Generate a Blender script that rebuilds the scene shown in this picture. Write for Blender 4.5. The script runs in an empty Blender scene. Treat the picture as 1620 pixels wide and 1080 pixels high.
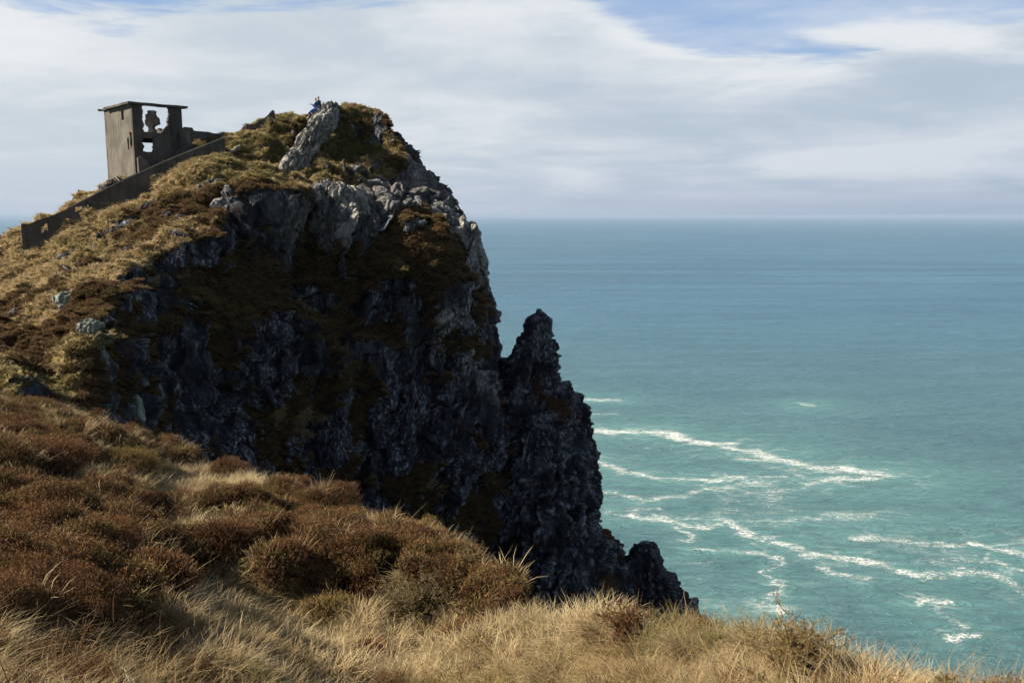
import bpy, bmesh, math, random
import numpy as np
from mathutils import Vector, Matrix, Euler
R = math.radians
random.seed(7); rng = np.random.default_rng(7)
SC = bpy.context.scene
COL = SC.collection

# ------------------------------------------------------------------ camera
FPX = 1400.0; PITCH = R(8.05)
cam_d = bpy.data.cameras.new('camera'); cam = bpy.data.objects.new('camera', cam_d); COL.objects.link(cam)
cam_d.sensor_width = 36.0; cam_d.lens = 36.0 * FPX / 1620.0
cam_d.clip_start = 0.1; cam_d.clip_end = 400000.0
cam.location = (0, 0, 0); cam.rotation_euler = (R(90) - PITCH, 0, 0)
SC.camera = cam
SEA = -100.0

def P(px, py, Y):
    """world point seen at photo pixel (px,py) at forward distance Y"""
    dx = (px - 810) / FPX; dv = (540 - py) / FPX
    y = math.cos(PITCH) + dv * math.sin(PITCH); z = -math.sin(PITCH) + dv * math.cos(PITCH)
    k = Y / y
    return np.array((dx * k, Y, z * k))
def Psea(px, py):
    p = P(px, py, 1.0); k = SEA / p[2]
    return p[0] * k, p[1] * k

# ------------------------------------------------------------------ light
SC.cycles.max_bounces = 4; SC.cycles.diffuse_bounces = 2; SC.cycles.glossy_bounces = 2; SC.cycles.transmission_bounces = 2
SC.cycles.volume_bounces = 0; SC.cycles.use_adaptive_sampling = True; SC.cycles.adaptive_threshold = 0.02; SC.cycles.caustics_reflective = False; SC.cycles.caustics_refractive = False
SUN_EL = R(34); SUN_V = np.array((-0.993, -0.08))       # plan direction towards the sun
SUN_V = SUN_V / np.linalg.norm(SUN_V)
sun_dir = Vector((SUN_V[0] * math.cos(SUN_EL), SUN_V[1] * math.cos(SUN_EL), math.sin(SUN_EL)))
sd = bpy.data.lights.new('sun', 'SUN'); sd.energy = 5.0; sd.angle = R(0.5); sd.color = (1.0, 0.90, 0.74)
so = bpy.data.objects.new('sun', sd); COL.objects.link(so)
so.rotation_euler = sun_dir.to_track_quat('Z', 'Y').to_euler()

SC.view_settings.view_transform = 'Standard'; SC.view_settings.look = 'None'
SC.view_settings.exposure = 1.3; SC.view_settings.gamma = 1.0

# ------------------------------------------------------------------ node helper
class NT:
    def __init__(s, tree):
        s.t = tree; s.n = tree.nodes; s.l = tree.links
    def add(s, typ, **kw):
        n = s.n.new(typ)
        for k, v in kw.items(): setattr(n, k, v)
        return n
    def put(s, sock, v):
        if v is None: return
        if hasattr(v, 'is_output') or hasattr(v, 'links'): s.l.new(v, sock)
        else:
            try: sock.default_value = v
            except Exception:
                sock.default_value = (v[0], v[1], v[2], 1.0)
    def math(s, op, a, b=None, c=None, clamp=False):
        n = s.add('ShaderNodeMath', operation=op, use_clamp=clamp)
        s.put(n.inputs[0], a); s.put(n.inputs[1], b)
        if c is not None: s.put(n.inputs[2], c)
        return n.outputs[0]
    def mix(s, f, a, b, mode='MIX'):
        n = s.add('ShaderNodeMix', data_type='RGBA', blend_type=mode)
        s.put(n.inputs[0], f); s.put(n.inputs[6], a); s.put(n.inputs[7], b)
        return n.outputs[2]
    def mr(s, v, a, b, c=0.0, d=1.0, smooth=True):
        n = s.add('ShaderNodeMapRange', interpolation_type='SMOOTHSTEP' if smooth else 'LINEAR')
        s.put(n.inputs[0], v); n.inputs[1].default_value = a; n.inputs[2].default_value = b
        n.inputs[3].default_value = c; n.inputs[4].default_value = d
        return n.outputs[0]
    def noise(s, vec, scale, detail=4, rough=0.55, dist=0.0, lac=2.0):
        n = s.add('ShaderNodeTexNoise'); s.put(n.inputs['Vector'], vec)
        n.inputs['Scale'].default_value = scale; n.inputs['Detail'].default_value = detail
        n.inputs['Roughness'].default_value = rough; n.inputs['Distortion'].default_value = dist
        n.inputs['Lacunarity'].default_value = lac
        return n.outputs['Fac']
    def voro(s, vec, scale, feature='F1', out='Distance', rand=1.0):
        n = s.add('ShaderNodeTexVoronoi', feature=feature); s.put(n.inputs['Vector'], vec)
        n.inputs['Scale'].default_value = scale; n.inputs['Randomness'].default_value = rand
        return n.outputs[out]
    def mapping(s, vec, sc=(1, 1, 1), rot=(0, 0, 0), loc=(0, 0, 0)):
        n = s.add('ShaderNodeMapping'); s.put(n.inputs[0], vec)
        n.inputs['Location'].default_value = loc; n.inputs['Rotation'].default_value = rot; n.inputs['Scale'].default_value = sc
        return n.outputs[0]
    def ramp(s, f, stops):
        n = s.add('ShaderNodeValToRGB'); s.put(n.inputs[0], f); e = n.color_ramp.elements
        while len(e) < len(stops): e.new(0.5)
        for q, (p, c) in zip(e, stops): q.position = p; q.color = (c[0], c[1], c[2], 1)
        return n.outputs[0]
    def comb(s, x, y, z):
        n = s.add('ShaderNodeCombineXYZ'); s.put(n.inputs[0], x); s.put(n.inputs[1], y); s.put(n.inputs[2], z); return n.outputs[0]
    def sep(s, v):
        n = s.add('ShaderNodeSeparateXYZ'); s.put(n.inputs[0], v); return n.outputs
    def attr(s, name, out='Fac'):
        n = s.add('ShaderNodeAttribute', attribute_name=name); return n.outputs[out]
    def bump(s, h, strength=0.5, dist=0.1, normal=None):
        n = s.add('ShaderNodeBump'); s.put(n.inputs['Height'], h)
        n.inputs['Strength'].default_value = strength; n.inputs['Distance'].default_value = dist
        if normal is not None: s.put(n.inputs['Normal'], normal)
        return n.outputs[0]

def new_mat(name):
    m = bpy.data.materials.new(name); m.use_nodes = True
    t = NT(m.node_tree); t.n.clear()
    out = t.add('ShaderNodeOutputMaterial'); return m, t, out
def principled(t, out, col, rough=0.9, normal=None, spec=0.2):
    b = t.add('ShaderNodeBsdfPrincipled'); t.put(b.inputs['Base Color'], col); t.put(b.inputs['Roughness'], rough)
    b.inputs['Specular IOR Level'].default_value = spec
    if normal is not None: t.put(b.inputs['Normal'], normal)
    t.l.new(b.outputs[0], out.inputs[0]); return b

# ------------------------------------------------------------------ world: Nishita sky with clouds
W = bpy.data.worlds.new('World'); SC.world = W; W.use_nodes = True
t = NT(W.node_tree); t.n.clear()
wo = t.add('ShaderNodeOutputWorld'); bg = t.add('ShaderNodeBackground')
sky = t.add('ShaderNodeTexSky', sky_type='NISHITA'); sky.sun_disc = False
sky.sun_elevation = SUN_EL; sky.sun_rotation = math.atan2(SUN_V[0], SUN_V[1])
sky.altitude = 100; sky.air_density = 1.0; sky.dust_density = 0.6; sky.ozone_density = 1.5
tc = t.add('ShaderNodeTexCoord').outputs['Generated']
x, y, z = t.sep(tc)
zc = t.math('MAXIMUM', z, 0.0)
az = t.math('ARCTAN2', x, y)                             # 0 straight ahead, + right
den = t.math('ADD', zc, 0.11)
u = t.math('DIVIDE', x, den); v = t.math('DIVIDE', y, den)
cp = t.comb(u, v, 0.0)
n_big = t.noise(t.mapping(cp, sc=(0.22, 0.30, 1), loc=(3.1, 1.7, 0)), 1.0, 5, 0.52, 0.35)
n_str = t.noise(t.mapping(cp, sc=(0.75, 0.75, 1), rot=(0, 0, 0.35), loc=(7, 2, 0)), 1.0, 5, 0.56, 0.5)
n_fine = t.noise(t.mapping(cp, sc=(1.6, 2.2, 1)), 1.0, 4, 0.6, 0.3)
# upper edge of the cloud deck: elevation where it opens to blue, different for each azimuth
n_edge = t.noise(t.comb(t.math('MULTIPLY', az, 3.2), t.math('MULTIPLY', z, 17.0), 0.0), 1.0, 5, 0.62, 0.7)
edge = t.math('ADD', t.mr(az, -0.52, -0.1, 0.180, 0.232), t.math('ADD', t.mr(az, 0.04, 0.22, 0.0, -0.064), t.math('MULTIPLY', t.math('SUBTRACT', n_edge, 0.5), 0.13)))
d = t.math('SUBTRACT', z, edge)
gap = t.mr(d, -0.010, 0.014)                             # 1 = opened to blue
veil = t.mr(t.math('ADD', t.math('MULTIPLY', n_str, 0.6), t.math('MULTIPLY', n_edge, 0.4)), 0.40, 0.60)   # thin streaks inside the gap
hi = t.mr(z, 0.226, 0.238)
veil2 = t.math('MAXIMUM', t.math('MULTIPLY', veil, 0.42), t.math('MULTIPLY', hi, t.mr(n_big, 0.35, 0.6)))
cover = t.math('SUBTRACT', 1.0, t.math('MULTIPLY', gap, t.math('SUBTRACT', 1.0, veil2)))
cover = t.math('MULTIPLY', cover, t.mr(z, 0.26, 0.36, 1.0, 0.22))
shade = t.math('ADD', t.math('MULTIPLY', n_big, 0.45), t.math('ADD', t.math('MULTIPLY', n_str, 0.40), t.math('MULTIPLY', n_fine, 0.15)))
shade = t.mr(shade, 0.415, 0.585)
grey = t.mix(t.mr(az, -0.5, 0.5), (0.565, 0.635, 0.70, 1), (0.45, 0.54, 0.64, 1))
white = t.mix(t.mr(az, -0.5, 0.5), (0.78, 0.80, 0.83, 1), (0.64, 0.69, 0.76, 1))
ccol = t.mix(shade, grey, white)
# bright rim of cloud just below the gap
rim = t.math('MULTIPLY', t.mr(d, -0.05, -0.008), t.mr(n_str, 0.40, 0.58))
ccol = t.mix(t.math('MULTIPLY', rim, 0.75), ccol, (0.82, 0.84, 0.86, 1))
# low blue-grey bank over the horizon
low = t.mr(z, 0.0, 0.055, 1.0, 0.0)
ccol = t.mix(t.math('MULTIPLY', low, 0.80), ccol, t.mix(t.mr(az, -0.35, 0.4), (0.50, 0.57, 0.67, 1), (0.345, 0.425, 0.565, 1)))
skyc = t.mix(1.0, sky.outputs[0], (0.085, 0.085, 0.085, 1), 'MULTIPLY')
skyc = t.mix(t.mr(z, 0.25, 0.4, 0.8, 0.0), skyc, (0.34, 0.50, 0.78, 1))
final = t.mix(cover, skyc, ccol)

t.put(bg.inputs[0], final); bg.inputs[1].default_value = 0.42
W.cycles.sampling_method = 'MANUAL'; W.cycles.sample_map_resolution = 512
t.l.new(bg.outputs[0], wo.inputs[0])

# ------------------------------------------------------------------ numpy noise
def _h(ix, iy, iz, seed):
    h = (ix.astype(np.uint32) * np.uint32(374761393) + iy.astype(np.uint32) * np.uint32(668265263)
         + iz.astype(np.uint32) * np.uint32(2246822519) + np.uint32((seed * 3266489917) & 0xffffffff))
    h ^= h >> np.uint32(15); h *= np.uint32(2246822519); h ^= h >> np.uint32(13); h *= np.uint32(3266489917); h ^= h >> np.uint32(16)
    return h
def _r(h): return (h & np.uint32(0xffffff)).astype(np.float32) / np.float32(0x1000000)
def vnoise(p, seed=0):
    i = np.floor(p).astype(np.int64); f = (p - i).astype(np.float32); i = i.astype(np.int32)
    w = f * f * f * (f * (f * 6 - 15) + 10); out = 0
    for a in (0, 1):
        wa = w[:, 0] if a else 1 - w[:, 0]
        for b in (0, 1):
            wb = w[:, 1] if b else 1 - w[:, 1]
            for c in (0, 1):
                wc = w[:, 2] if c else 1 - w[:, 2]
                out = out + wa * wb * wc * _r(_h(i[:, 0] + a, i[:, 1] + b, i[:, 2] + c, seed))
    return out * 2 - 1
def fbm(p, oct=4, seed=0, gain=0.5):
    s = 0; a = 1; n = 0
    for k in range(oct):
        s = s + a * vnoise(p * (2.03 ** k) + 17.3 * k, seed + k); n += a; a *= gain
    return s / n
def cells(p, seed=0):
    """faceted rock: (plane height in nearest cell, F2-F1, cell random)"""
    i = np.floor(p).astype(np.int32); N = len(p)
    f1 = np.full(N, 9e9, np.float32); f2 = f1.copy(); hgt = np.zeros(N, np.float32); rid = np.zeros(N, np.float32)
    for a in (-1, 0, 1):
        for b in (-1, 0, 1):
            for c in (-1, 0, 1):
                cx, cy, cz = i[:, 0] + a, i[:, 1] + b, i[:, 2] + c
                h0 = _h(cx, cy, cz, seed); h1 = _h(cx, cy, cz, seed + 91); h2 = _h(cx, cy, cz, seed + 177)
                dx = p[:, 0] - (cx + _r(h0)); dy = p[:, 1] - (cy + _r(h1)); dz = p[:, 2] - (cz + _r(h2))
                dd = dx * dx + dy * dy + dz * dz
                g = ((_r(h0 >> np.uint32(5)) - .5) * dx + (_r(h1 >> np.uint32(5)) - .5) * dy + (_r(h2 >> np.uint32(5)) - .5) * dz) * 1.6
                rr = _r(h2 ^ h0)
                new = dd < f1
                f2 = np.where(new, f1, np.minimum(f2, dd))
                hgt = np.where(new, g + rr - .5, hgt); rid = np.where(new, rr, rid)
                f1 = np.where(new, dd, f1)
    return hgt, np.sqrt(f2) - np.sqrt(f1), rid
def sstep(x, a, b):
    q = np.clip((x - a) / (b - a), 0, 1); return q * q * (3 - 2 * q)

# rock bedding frame: long axis steep, leaning right at the top
_lean = R(24)
BED = np.array([[math.cos(_lean), 0.25, -math.sin(_lean)], [-0.25, 1, 0.1], [math.sin(_lean), 0.0, math.cos(_lean)]])
def bed(p, s, stretch=2.6):
    q = p @ BED.T
    return q / np.array((s, s, s * stretch))
def rock_disp(p, amp=1.0, seed=3):
    w = np.stack([fbm(p * .5, 3, 51), fbm(p * .5 + 9, 3, 52), fbm(p * .5 + 19, 3, 53)], 1)
    h1, e1, r1 = cells(bed(p + w * 1.2, 4.2, 2.2), seed)
    h2, e2, r2 = cells(bed(p + w * .5, 1.5, 2.8), seed + 1)
    h3, e3, r3 = cells(bed(p + w * .15, .5, 2.4), seed + 2)
    crack = (1 - sstep(e1, 0, .14)) * .55 + (1 - sstep(e2, 0, .16)) * .22
    return amp * (h1 * 1.7 + h2 * .95 + h3 * .24 + fbm(p * 2.2, 3, 8) * .10 - crack)

# ------------------------------------------------------------------ mesh helpers
def mesh_np(name, V, F, mat=None, smooth=True, parent=None, attrs=None, link=True):
    me = bpy.data.meshes.new(name); V = np.asarray(V, np.float32); F = np.asarray(F, np.int32)
    me.vertices.add(len(V)); me.vertices.foreach_set('co', V.ravel())
    k = F.shape[1]; me.loops.add(F.size); me.polygons.add(len(F))
    me.loops.foreach_set('vertex_index', F.ravel())
    me.polygons.foreach_set('loop_start', np.arange(0, F.size, k, dtype=np.int32))
    me.polygons.foreach_set('loop_total', np.full(len(F), k, np.int32))
    me.update(calc_edges=True)
    me.polygons.foreach_set('use_smooth', np.full(len(F), smooth))
    if attrs:
        for a, val in attrs.items():
            at = me.attributes.new(a, 'FLOAT', 'POINT'); at.data.foreach_set('value', np.asarray(val, np.float32))
    if mat: me.materials.append(mat)
    o = bpy.data.objects.new(name, me)
    if link: COL.objects.link(o)
    if parent: o.parent = parent
    return o
def grid_faces(nr, nc):
    a = np.arange(nr * nc).reshape(nr, nc)
    return np.stack([a[:-1, :-1], a[1:, :-1], a[1:, 1:], a[:-1, 1:]], -1).reshape(-1, 4)
def catmull(C, counts, axis=0):
    """upsample control array along axis; counts[i] samples for segment i"""
    C = np.moveaxis(C, axis, 0); n = len(C); out = []
    for i in range(n - 1):
        p0 = C[max(i - 1, 0)]; p1 = C[i]; p2 = C[i + 1]; p3 = C[min(i + 2, n - 1)]
        m1 = (p2 - p0) / 2; m2 = (p3 - p1) / 2
        L = np.abs(p2 - p1) * 1.2; m1 = np.clip(m1, -L - .3, L + .3); m2 = np.clip(m2, -L - .3, L + .3)
        ts = np.arange(counts[i]) / counts[i]
        if i == n - 2: ts = np.append(ts, 1.0)
        for s in ts:
            s2 = s * s; s3 = s2 * s
            out.append((2 * s3 - 3 * s2 + 1) * p1 + (s3 - 2 * s2 + s) * m1 + (-2 * s3 + 3 * s2) * p2 + (s3 - s2) * m2)
    return np.moveaxis(np.array(out), 0, axis)
def grid_normals(G):
    du = np.gradient(G, axis=1); dv = np.gradient(G, axis=0)
    n = np.cross(du, dv); n /= (np.linalg.norm(n, axis=2, keepdims=True) + 1e-9); return n
def tag(o, label=None, cat=None, group=None, kind=None):
    if label: o['label'] = label
    if cat: o['category'] = cat
    if group: o['group'] = group
    if kind: o['kind'] = kind
    return o
def empty(name, loc, rz=0.0):
    o = bpy.data.objects.new(name, None); COL.objects.link(o); o.location = loc; o.rotation_euler = (0, 0, rz)
    o.empty_display_size = .5; return o
def gauss(p, c, r):
    d = (p - np.asarray(c)) / np.asarray(r); return np.exp(-(d * d).sum(1))

# ------------------------------------------------------------------ materials: ground and rock
def mat_terrain():
    m, t, out = new_mat('hillside_and_rock')
    pos = t.add('ShaderNodeNewGeometry').outputs['Position']
    rock = t.attr('rock'); hea = t.attr('heather'); olive = t.attr('olive')
    bedv = t.mapping(pos, rot=(0, R(24), 0), sc=(1.0, 1.0, 0.38))
    # rock colour: dark slate with pale lichen crusts
    n1 = t.noise(bedv, 1.1, 8, 0.62, 0.4); n2 = t.noise(bedv, 5.5, 7, 0.68, 0.3); n3 = t.noise(pos, 0.22, 3, 0.5)
    rc = t.ramp(n1, [(0.30, (0.006, 0.006, 0.007)), (0.47, (0.019, 0.019, 0.023)), (0.62, (0.060, 0.062, 0.072)), (0.8, (0.10, 0.10, 0.11))])
    lich = t.math('MULTIPLY', t.mr(n2, 0.52, 0.62), t.mr(t.math('ADD', n3, t.math('MULTIPLY', n1, 0.8)), 0.86, 1.06))
    rc = t.mix(lich, rc, (0.30, 0.31, 0.34, 1))
    pt = t.add('ShaderNodeNewGeometry').outputs['Pointiness']
    rc = t.mix(t.math('MULTIPLY', t.mr(pt, 0.515, 0.60), t.mr(n1, .35, .6)), rc, (0.24, 0.245, 0.26, 1))
    pale = t.attr('pale')
    rc = t.mix(t.math('MULTIPLY', pale, t.mr(t.math('ADD', n1, t.math('MULTIPLY', n2, .6)), 0.62, 0.92, 0.15, 1.0)), rc, (0.40, 0.37, 0.31, 1))
    # vegetation
    g1 = t.noise(pos, 0.9, 6, 0.6); g2 = t.noise(pos, 7.0, 6, 0.7); g3 = t.noise(pos, 26, 4, 0.7)
    gr = t.ramp(t.math('ADD', t.math('MULTIPLY', g1, .45), t.math('MULTIPLY', g2, .55)),
                [(0.30, (0.075, 0.055, 0.022)), (0.45, (0.20, 0.145, 0.055)), (0.56, (0.33, 0.245, 0.105)), (0.70, (0.44, 0.34, 0.17))])
    ol = t.ramp(t.math('ADD', t.math('MULTIPLY', g1, .45), t.math('MULTIPLY', g2, .55)),
                [(0.30, (0.05, 0.045, 0.016)), (0.46, (0.13, 0.115, 0.036)), (0.60, (0.22, 0.185, 0.06)), (0.72, (0.30, 0.25, 0.10))])
    he = t.ramp(t.math('ADD', t.math('MULTIPLY', g2, .6), t.math('MULTIPLY', g3, .4)),
                [(0.30, (0.012, 0.007, 0.004)), (0.46, (0.050, 0.026, 0.012)), (0.58, (0.115, 0.055, 0.022)), (0.72, (0.20, 0.11, 0.045))])
    vg = t.mix(olive, gr, ol)
    hm = t.mr(t.math('ADD', hea, t.math('MULTIPLY', t.math('SUBTRACT', g2, 0.5), 0.9)), 0.38, 0.62)
    vg = t.mix(hm, vg, he)
    rm = t.mr(t.math('ADD', rock, t.math('MULTIPLY', t.math('SUBTRACT', t.noise(pos, 3.2, 6, 0.65), 0.5), 0.8)), 0.42, 0.58)
    col = t.mix(rm, vg, rc)
    h = t.math('ADD', t.math('MULTIPLY', n2, 0.6), t.math('MULTIPLY', t.noise(bedv, 20, 5, 0.7), 0.25))
    hv = t.math('ADD', t.math('MULTIPLY', g2, 0.7), t.math('MULTIPLY', g3, 0.5))
    hh = t.add('ShaderNodeMix', data_type='FLOAT'); t.put(hh.inputs[0], rm); t.put(hh.inputs[2], hv); t.put(hh.inputs[3], h)
    nb = t.bump(hh.outputs[0], 0.9, 0.22)
    principled(t, out, col, 0.92, nb, 0.12); return m
M_TER = mat_terrain()

def mat_soil():
    m, t, out = new_mat('foreground_soil')
    pos = t.add('ShaderNodeNewGeometry').outputs['Position']; hea = t.attr('heather')
    n = t.noise(pos, 6, 6, 0.7); n2 = t.noise(pos, 40, 4, 0.7)
    a = t.ramp(n, [(0.3, (0.05, 0.035, 0.015)), (0.7, (0.17, 0.125, 0.055))])
    b = t.ramp(n, [(0.3, (0.010, 0.006, 0.003)), (0.7, (0.045, 0.022, 0.010))])
    principled(t, out, t.mix(hea, a, b), 1.0, t.bump(n2, 0.8, 0.03), 0.05); return m
M_SOIL = mat_soil()

def mat_plant(name, stops, rand=0.35, transl=0.3, tip=None, scale=1.3, base=(0.50, 0.44, 0.36)):
    """thin dry leaves: colour from a world-space noise and a random per island/instance; tip colour along attribute t"""
    m, t, out = new_mat(name)
    pos = t.add('ShaderNodeNewGeometry').outputs['Position']
    isl = t.add('ShaderNodeNewGeometry').outputs['Random Per Island']
    inst = t.add('ShaderNodeObjectInfo').outputs['Random']
    n = t.noise(pos, scale, 4, 0.6)
    f = t.math('ADD', t.math('MULTIPLY', n, 1 - rand), t.math('ADD', t.math('MULTIPLY', isl, rand * .6), t.math('MULTIPLY', inst, rand * .4)))
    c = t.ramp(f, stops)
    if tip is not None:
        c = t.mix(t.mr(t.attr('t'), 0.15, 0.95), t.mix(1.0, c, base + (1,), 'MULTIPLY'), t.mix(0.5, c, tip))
    d = t.add('ShaderNodeBsdfPrincipled'); t.put(d.inputs['Base Color'], c); d.inputs['Roughness'].default_value = 0.75
    d.inputs['Specular IOR Level'].default_value = 0.15
    tr = t.add('ShaderNodeBsdfTranslucent'); t.put(tr.inputs[0], c)
    mx = t.add('ShaderNodeMixShader'); mx.inputs[0].default_value = transl
    t.l.new(d.outputs[0], mx.inputs[1]); t.l.new(tr.outputs[0], mx.inputs[2]); t.l.new(mx.outputs[0], out.inputs[0]); return m
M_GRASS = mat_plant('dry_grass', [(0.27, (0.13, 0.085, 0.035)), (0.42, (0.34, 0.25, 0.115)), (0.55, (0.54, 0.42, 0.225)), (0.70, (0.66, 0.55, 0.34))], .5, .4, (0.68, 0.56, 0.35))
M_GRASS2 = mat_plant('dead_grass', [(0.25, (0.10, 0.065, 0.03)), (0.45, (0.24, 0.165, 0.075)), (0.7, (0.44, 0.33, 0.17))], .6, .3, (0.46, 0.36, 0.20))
M_PALE = mat_plant('pale_sunlit_grass', [(0.25, (0.30, 0.22, 0.10)), (0.5, (0.52, 0.42, 0.23)), (0.75, (0.66, 0.56, 0.36))], .5, .4, (0.68, 0.57, 0.36))  # paler grass colour carries the sunlight on the lit patches of the slope
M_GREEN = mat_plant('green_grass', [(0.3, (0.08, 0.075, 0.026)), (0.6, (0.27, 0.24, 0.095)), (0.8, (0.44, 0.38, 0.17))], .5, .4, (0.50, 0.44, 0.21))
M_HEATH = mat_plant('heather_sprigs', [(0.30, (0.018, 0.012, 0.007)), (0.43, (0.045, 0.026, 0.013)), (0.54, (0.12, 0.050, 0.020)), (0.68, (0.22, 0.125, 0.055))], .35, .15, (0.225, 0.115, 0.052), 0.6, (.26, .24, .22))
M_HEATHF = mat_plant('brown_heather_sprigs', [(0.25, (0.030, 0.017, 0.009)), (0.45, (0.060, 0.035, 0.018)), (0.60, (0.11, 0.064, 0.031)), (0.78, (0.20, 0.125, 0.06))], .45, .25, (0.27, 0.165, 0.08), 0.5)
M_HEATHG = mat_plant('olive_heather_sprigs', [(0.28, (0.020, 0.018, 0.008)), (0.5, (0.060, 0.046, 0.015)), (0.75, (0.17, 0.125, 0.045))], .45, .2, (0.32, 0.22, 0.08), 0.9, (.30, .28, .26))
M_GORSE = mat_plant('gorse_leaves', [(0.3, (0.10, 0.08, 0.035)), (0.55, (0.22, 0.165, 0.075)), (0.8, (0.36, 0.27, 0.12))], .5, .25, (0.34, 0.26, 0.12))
M_TWIG = mat_plant('pale_twigs', [(0.3, (0.20, 0.165, 0.10)), (0.8, (0.48, 0.42, 0.29))], .5, .1)
M_STEM = mat_plant('brown_stems', [(0.3, (0.06, 0.03, 0.015)), (0.8, (0.17, 0.09, 0.04))], .5, .0)

def mat_concrete(name, c0, c1, stain=(0.05, 0.045, 0.04), rusty=False):
    m, t, out = new_mat(name)
    pos = t.add('ShaderNodeNewGeometry').outputs['Position']
    n = t.noise(pos, 0.7, 6, 0.6); n2 = t.noise(t.mapping(pos, sc=(3, 3, 0.5)), 1.0, 6, 0.65); n3 = t.noise(pos, 14, 5, 0.7)
    c = t.mix(t.mr(n, 0.35, 0.65), c0 + (1,), c1 + (1,))
    c = t.mix(t.math('MULTIPLY', t.mr(n2, 0.48, 0.70), 0.7), c, stain + (1,))
    c = t.mix(t.math('MULTIPLY', t.mr(n3, 0.55, 0.72), 0.4), c, (c1[0] * 1.3, c1[1] * 1.28, c1[2] * 1.2, 1))
    principled(t, out, c, 0.95, t.bump(t.math('ADD', n3, n2), 0.7, 0.05), 0.1); return m
M_CONC = mat_concrete('weathered_sunlit_concrete', (0.088, 0.079, 0.067), (0.130, 0.118, 0.100), (0.045, 0.038, 0.031))  # lighter concrete, toned as the wall facing the sun looks
M_CONC2 = mat_concrete('stained_shaded_concrete', (0.056, 0.051, 0.046), (0.092, 0.084, 0.075), (0.032, 0.028, 0.023))  # same concrete darkened: shade of walls turned from the sun is painted in
M_CAP = mat_concrete('pale_coping', (0.26, 0.24, 0.20), (0.36, 0.34, 0.29), (0.16, 0.14, 0.11))
M_MASON = mat_concrete('dark_masonry', (0.06, 0.055, 0.052), (0.11, 0.10, 0.09), (0.03, 0.027, 0.024))

# ================================================================== HEADLAND
rows = []   # each 13 x (px,py,Y)
def row(px, py, Y): rows.append(np.array([P(a, b, c) for a, b, c in zip(px, py, Y)]))
row([-500,-200,0,90,170,250,340,400,460,505,550,585,604],[560,460,374,327,290,266,224,209,186,176,164,170,178],[55,60,62,64,66,67,68,69,70,70,70,69.5,69])
row([-500,-200,0,60,130,200,270,340,400,450,510,570,646],[620,505,412,389,353,320,287,262,252,262,252,235,250],[50,54,56,58,59,59.5,60,61,63,64,64.5,67,67])
row([-500,-200,0,60,150,230,310,390,450,500,560,640,727],[700,560,470,450,415,385,345,312,302,305,320,312,342],[44,47,50,51,52,52.5,54,56,58,59.5,61.5,63.5,65])
row([-500,-200,0,60,130,210,290,370,450,520,590,680,750],[760,640,520,500,480,420,384,368,364,383,392,402,450],[36,38,40,41,39,46.5,51,55,58,60,61,62,64])
row([-500,-200,0,60,140,210,290,370,450,530,610,700,776],[860,720,580,570,545,520,490,475,485,495,492,505,560],[26,28,31,32,32.8,44.5,49.6,53.3,56.3,58.6,60,61.6,63.8])
row([-500,-200,0,60,150,220,300,380,460,550,640,730,792],[1000,860,690,690,650,645,635,625,615,615,605,612,690],[22,24,28,29,31.8,42.5,48,51.8,54.8,57,58.8,60.5,63])
row([-500,-200,0,60,160,230,310,390,480,570,660,760,840],[1500,1300,1050,1000,850,830,810,800,795,795,795,800,830],[20,22,26,28,31,39,45,49.5,52.5,55,57,59,61.5])
row([-500,-200,0,60,160,230,310,400,500,600,700,820,930],[2300,2000,1600,1500,1200,1150,1100,1060,1030,1010,1000,1000,1010],[19,21,25,27,30,36,42,46.5,50,52.5,55,57.5,60])
zb = -102.5
row8 = []
for i, (px, Y) in enumerate(zip([-500,-200,0,60,160,230,310,400,500,600,700,830,990],[18,20,24,26,29,32,35,39,42,45,49,53,58])):
    p = P(px, 500, Y); row8.append((p[0] + i * .4, Y - 2, zb))
rows.append(np.array(row8))
# wrap each level round the right-hand end to the back
thick = [1.2, 7, 11, 14, 17, 20, 24, 28, 36]
full = []
for k, r in enumerate(rows):
    e = r[-1]; T = thick[k]
    rc = rows[0] if k else r
    back = []
    for s, (dx, dy) in zip((12, 11, 9, 7, 4, 2, 0), ((-.1, .45), (-.8, 1.0), (0, 1), (0, 1), (0, 1), (0, 1), (0, 1))):
        b = r[s].copy(); ridge = rows[0][min(s, 12)]
        b[1] = max(b[1], ridge[1]) + T * dy; b[0] += dx * (0.5 + .12 * T)
        if k == 0: b[2] -= .3
        back.append(b)
    full.append(np.vstack([r, np.array(back)]))
# cap row on the ridge line
cap = full[0].copy(); nb_ = 7
fr = full[0][:13]; mid_idx = [12, 12, 11, 9, 7, 4, 2, 0]
cap[:13] = fr + np.array((0, .5, .12))
for i, s in enumerate((12, 11, 9, 7, 4, 2, 0)): cap[13 + i] = fr[s] + np.array((0, .5, .12))
full = np.array([cap] + full)
ccols = [40, 50, 70, 80, 90, 95, 100, 100, 95, 95, 95, 95] + [30] * 7
crows = [6, 75, 85, 95, 110, 110, 110, 90, 50]
G = catmull(full, ccols, 1); G = catmull(G, crows, 0)
nr, nc = G.shape[:2]
Nrm = grid_normals(G); V = G.reshape(-1, 3); N = Nrm.reshape(-1, 3)
if N[nr // 2 * nc + 400, 1] > 0: N = -N
NMAC = N.copy()
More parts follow.
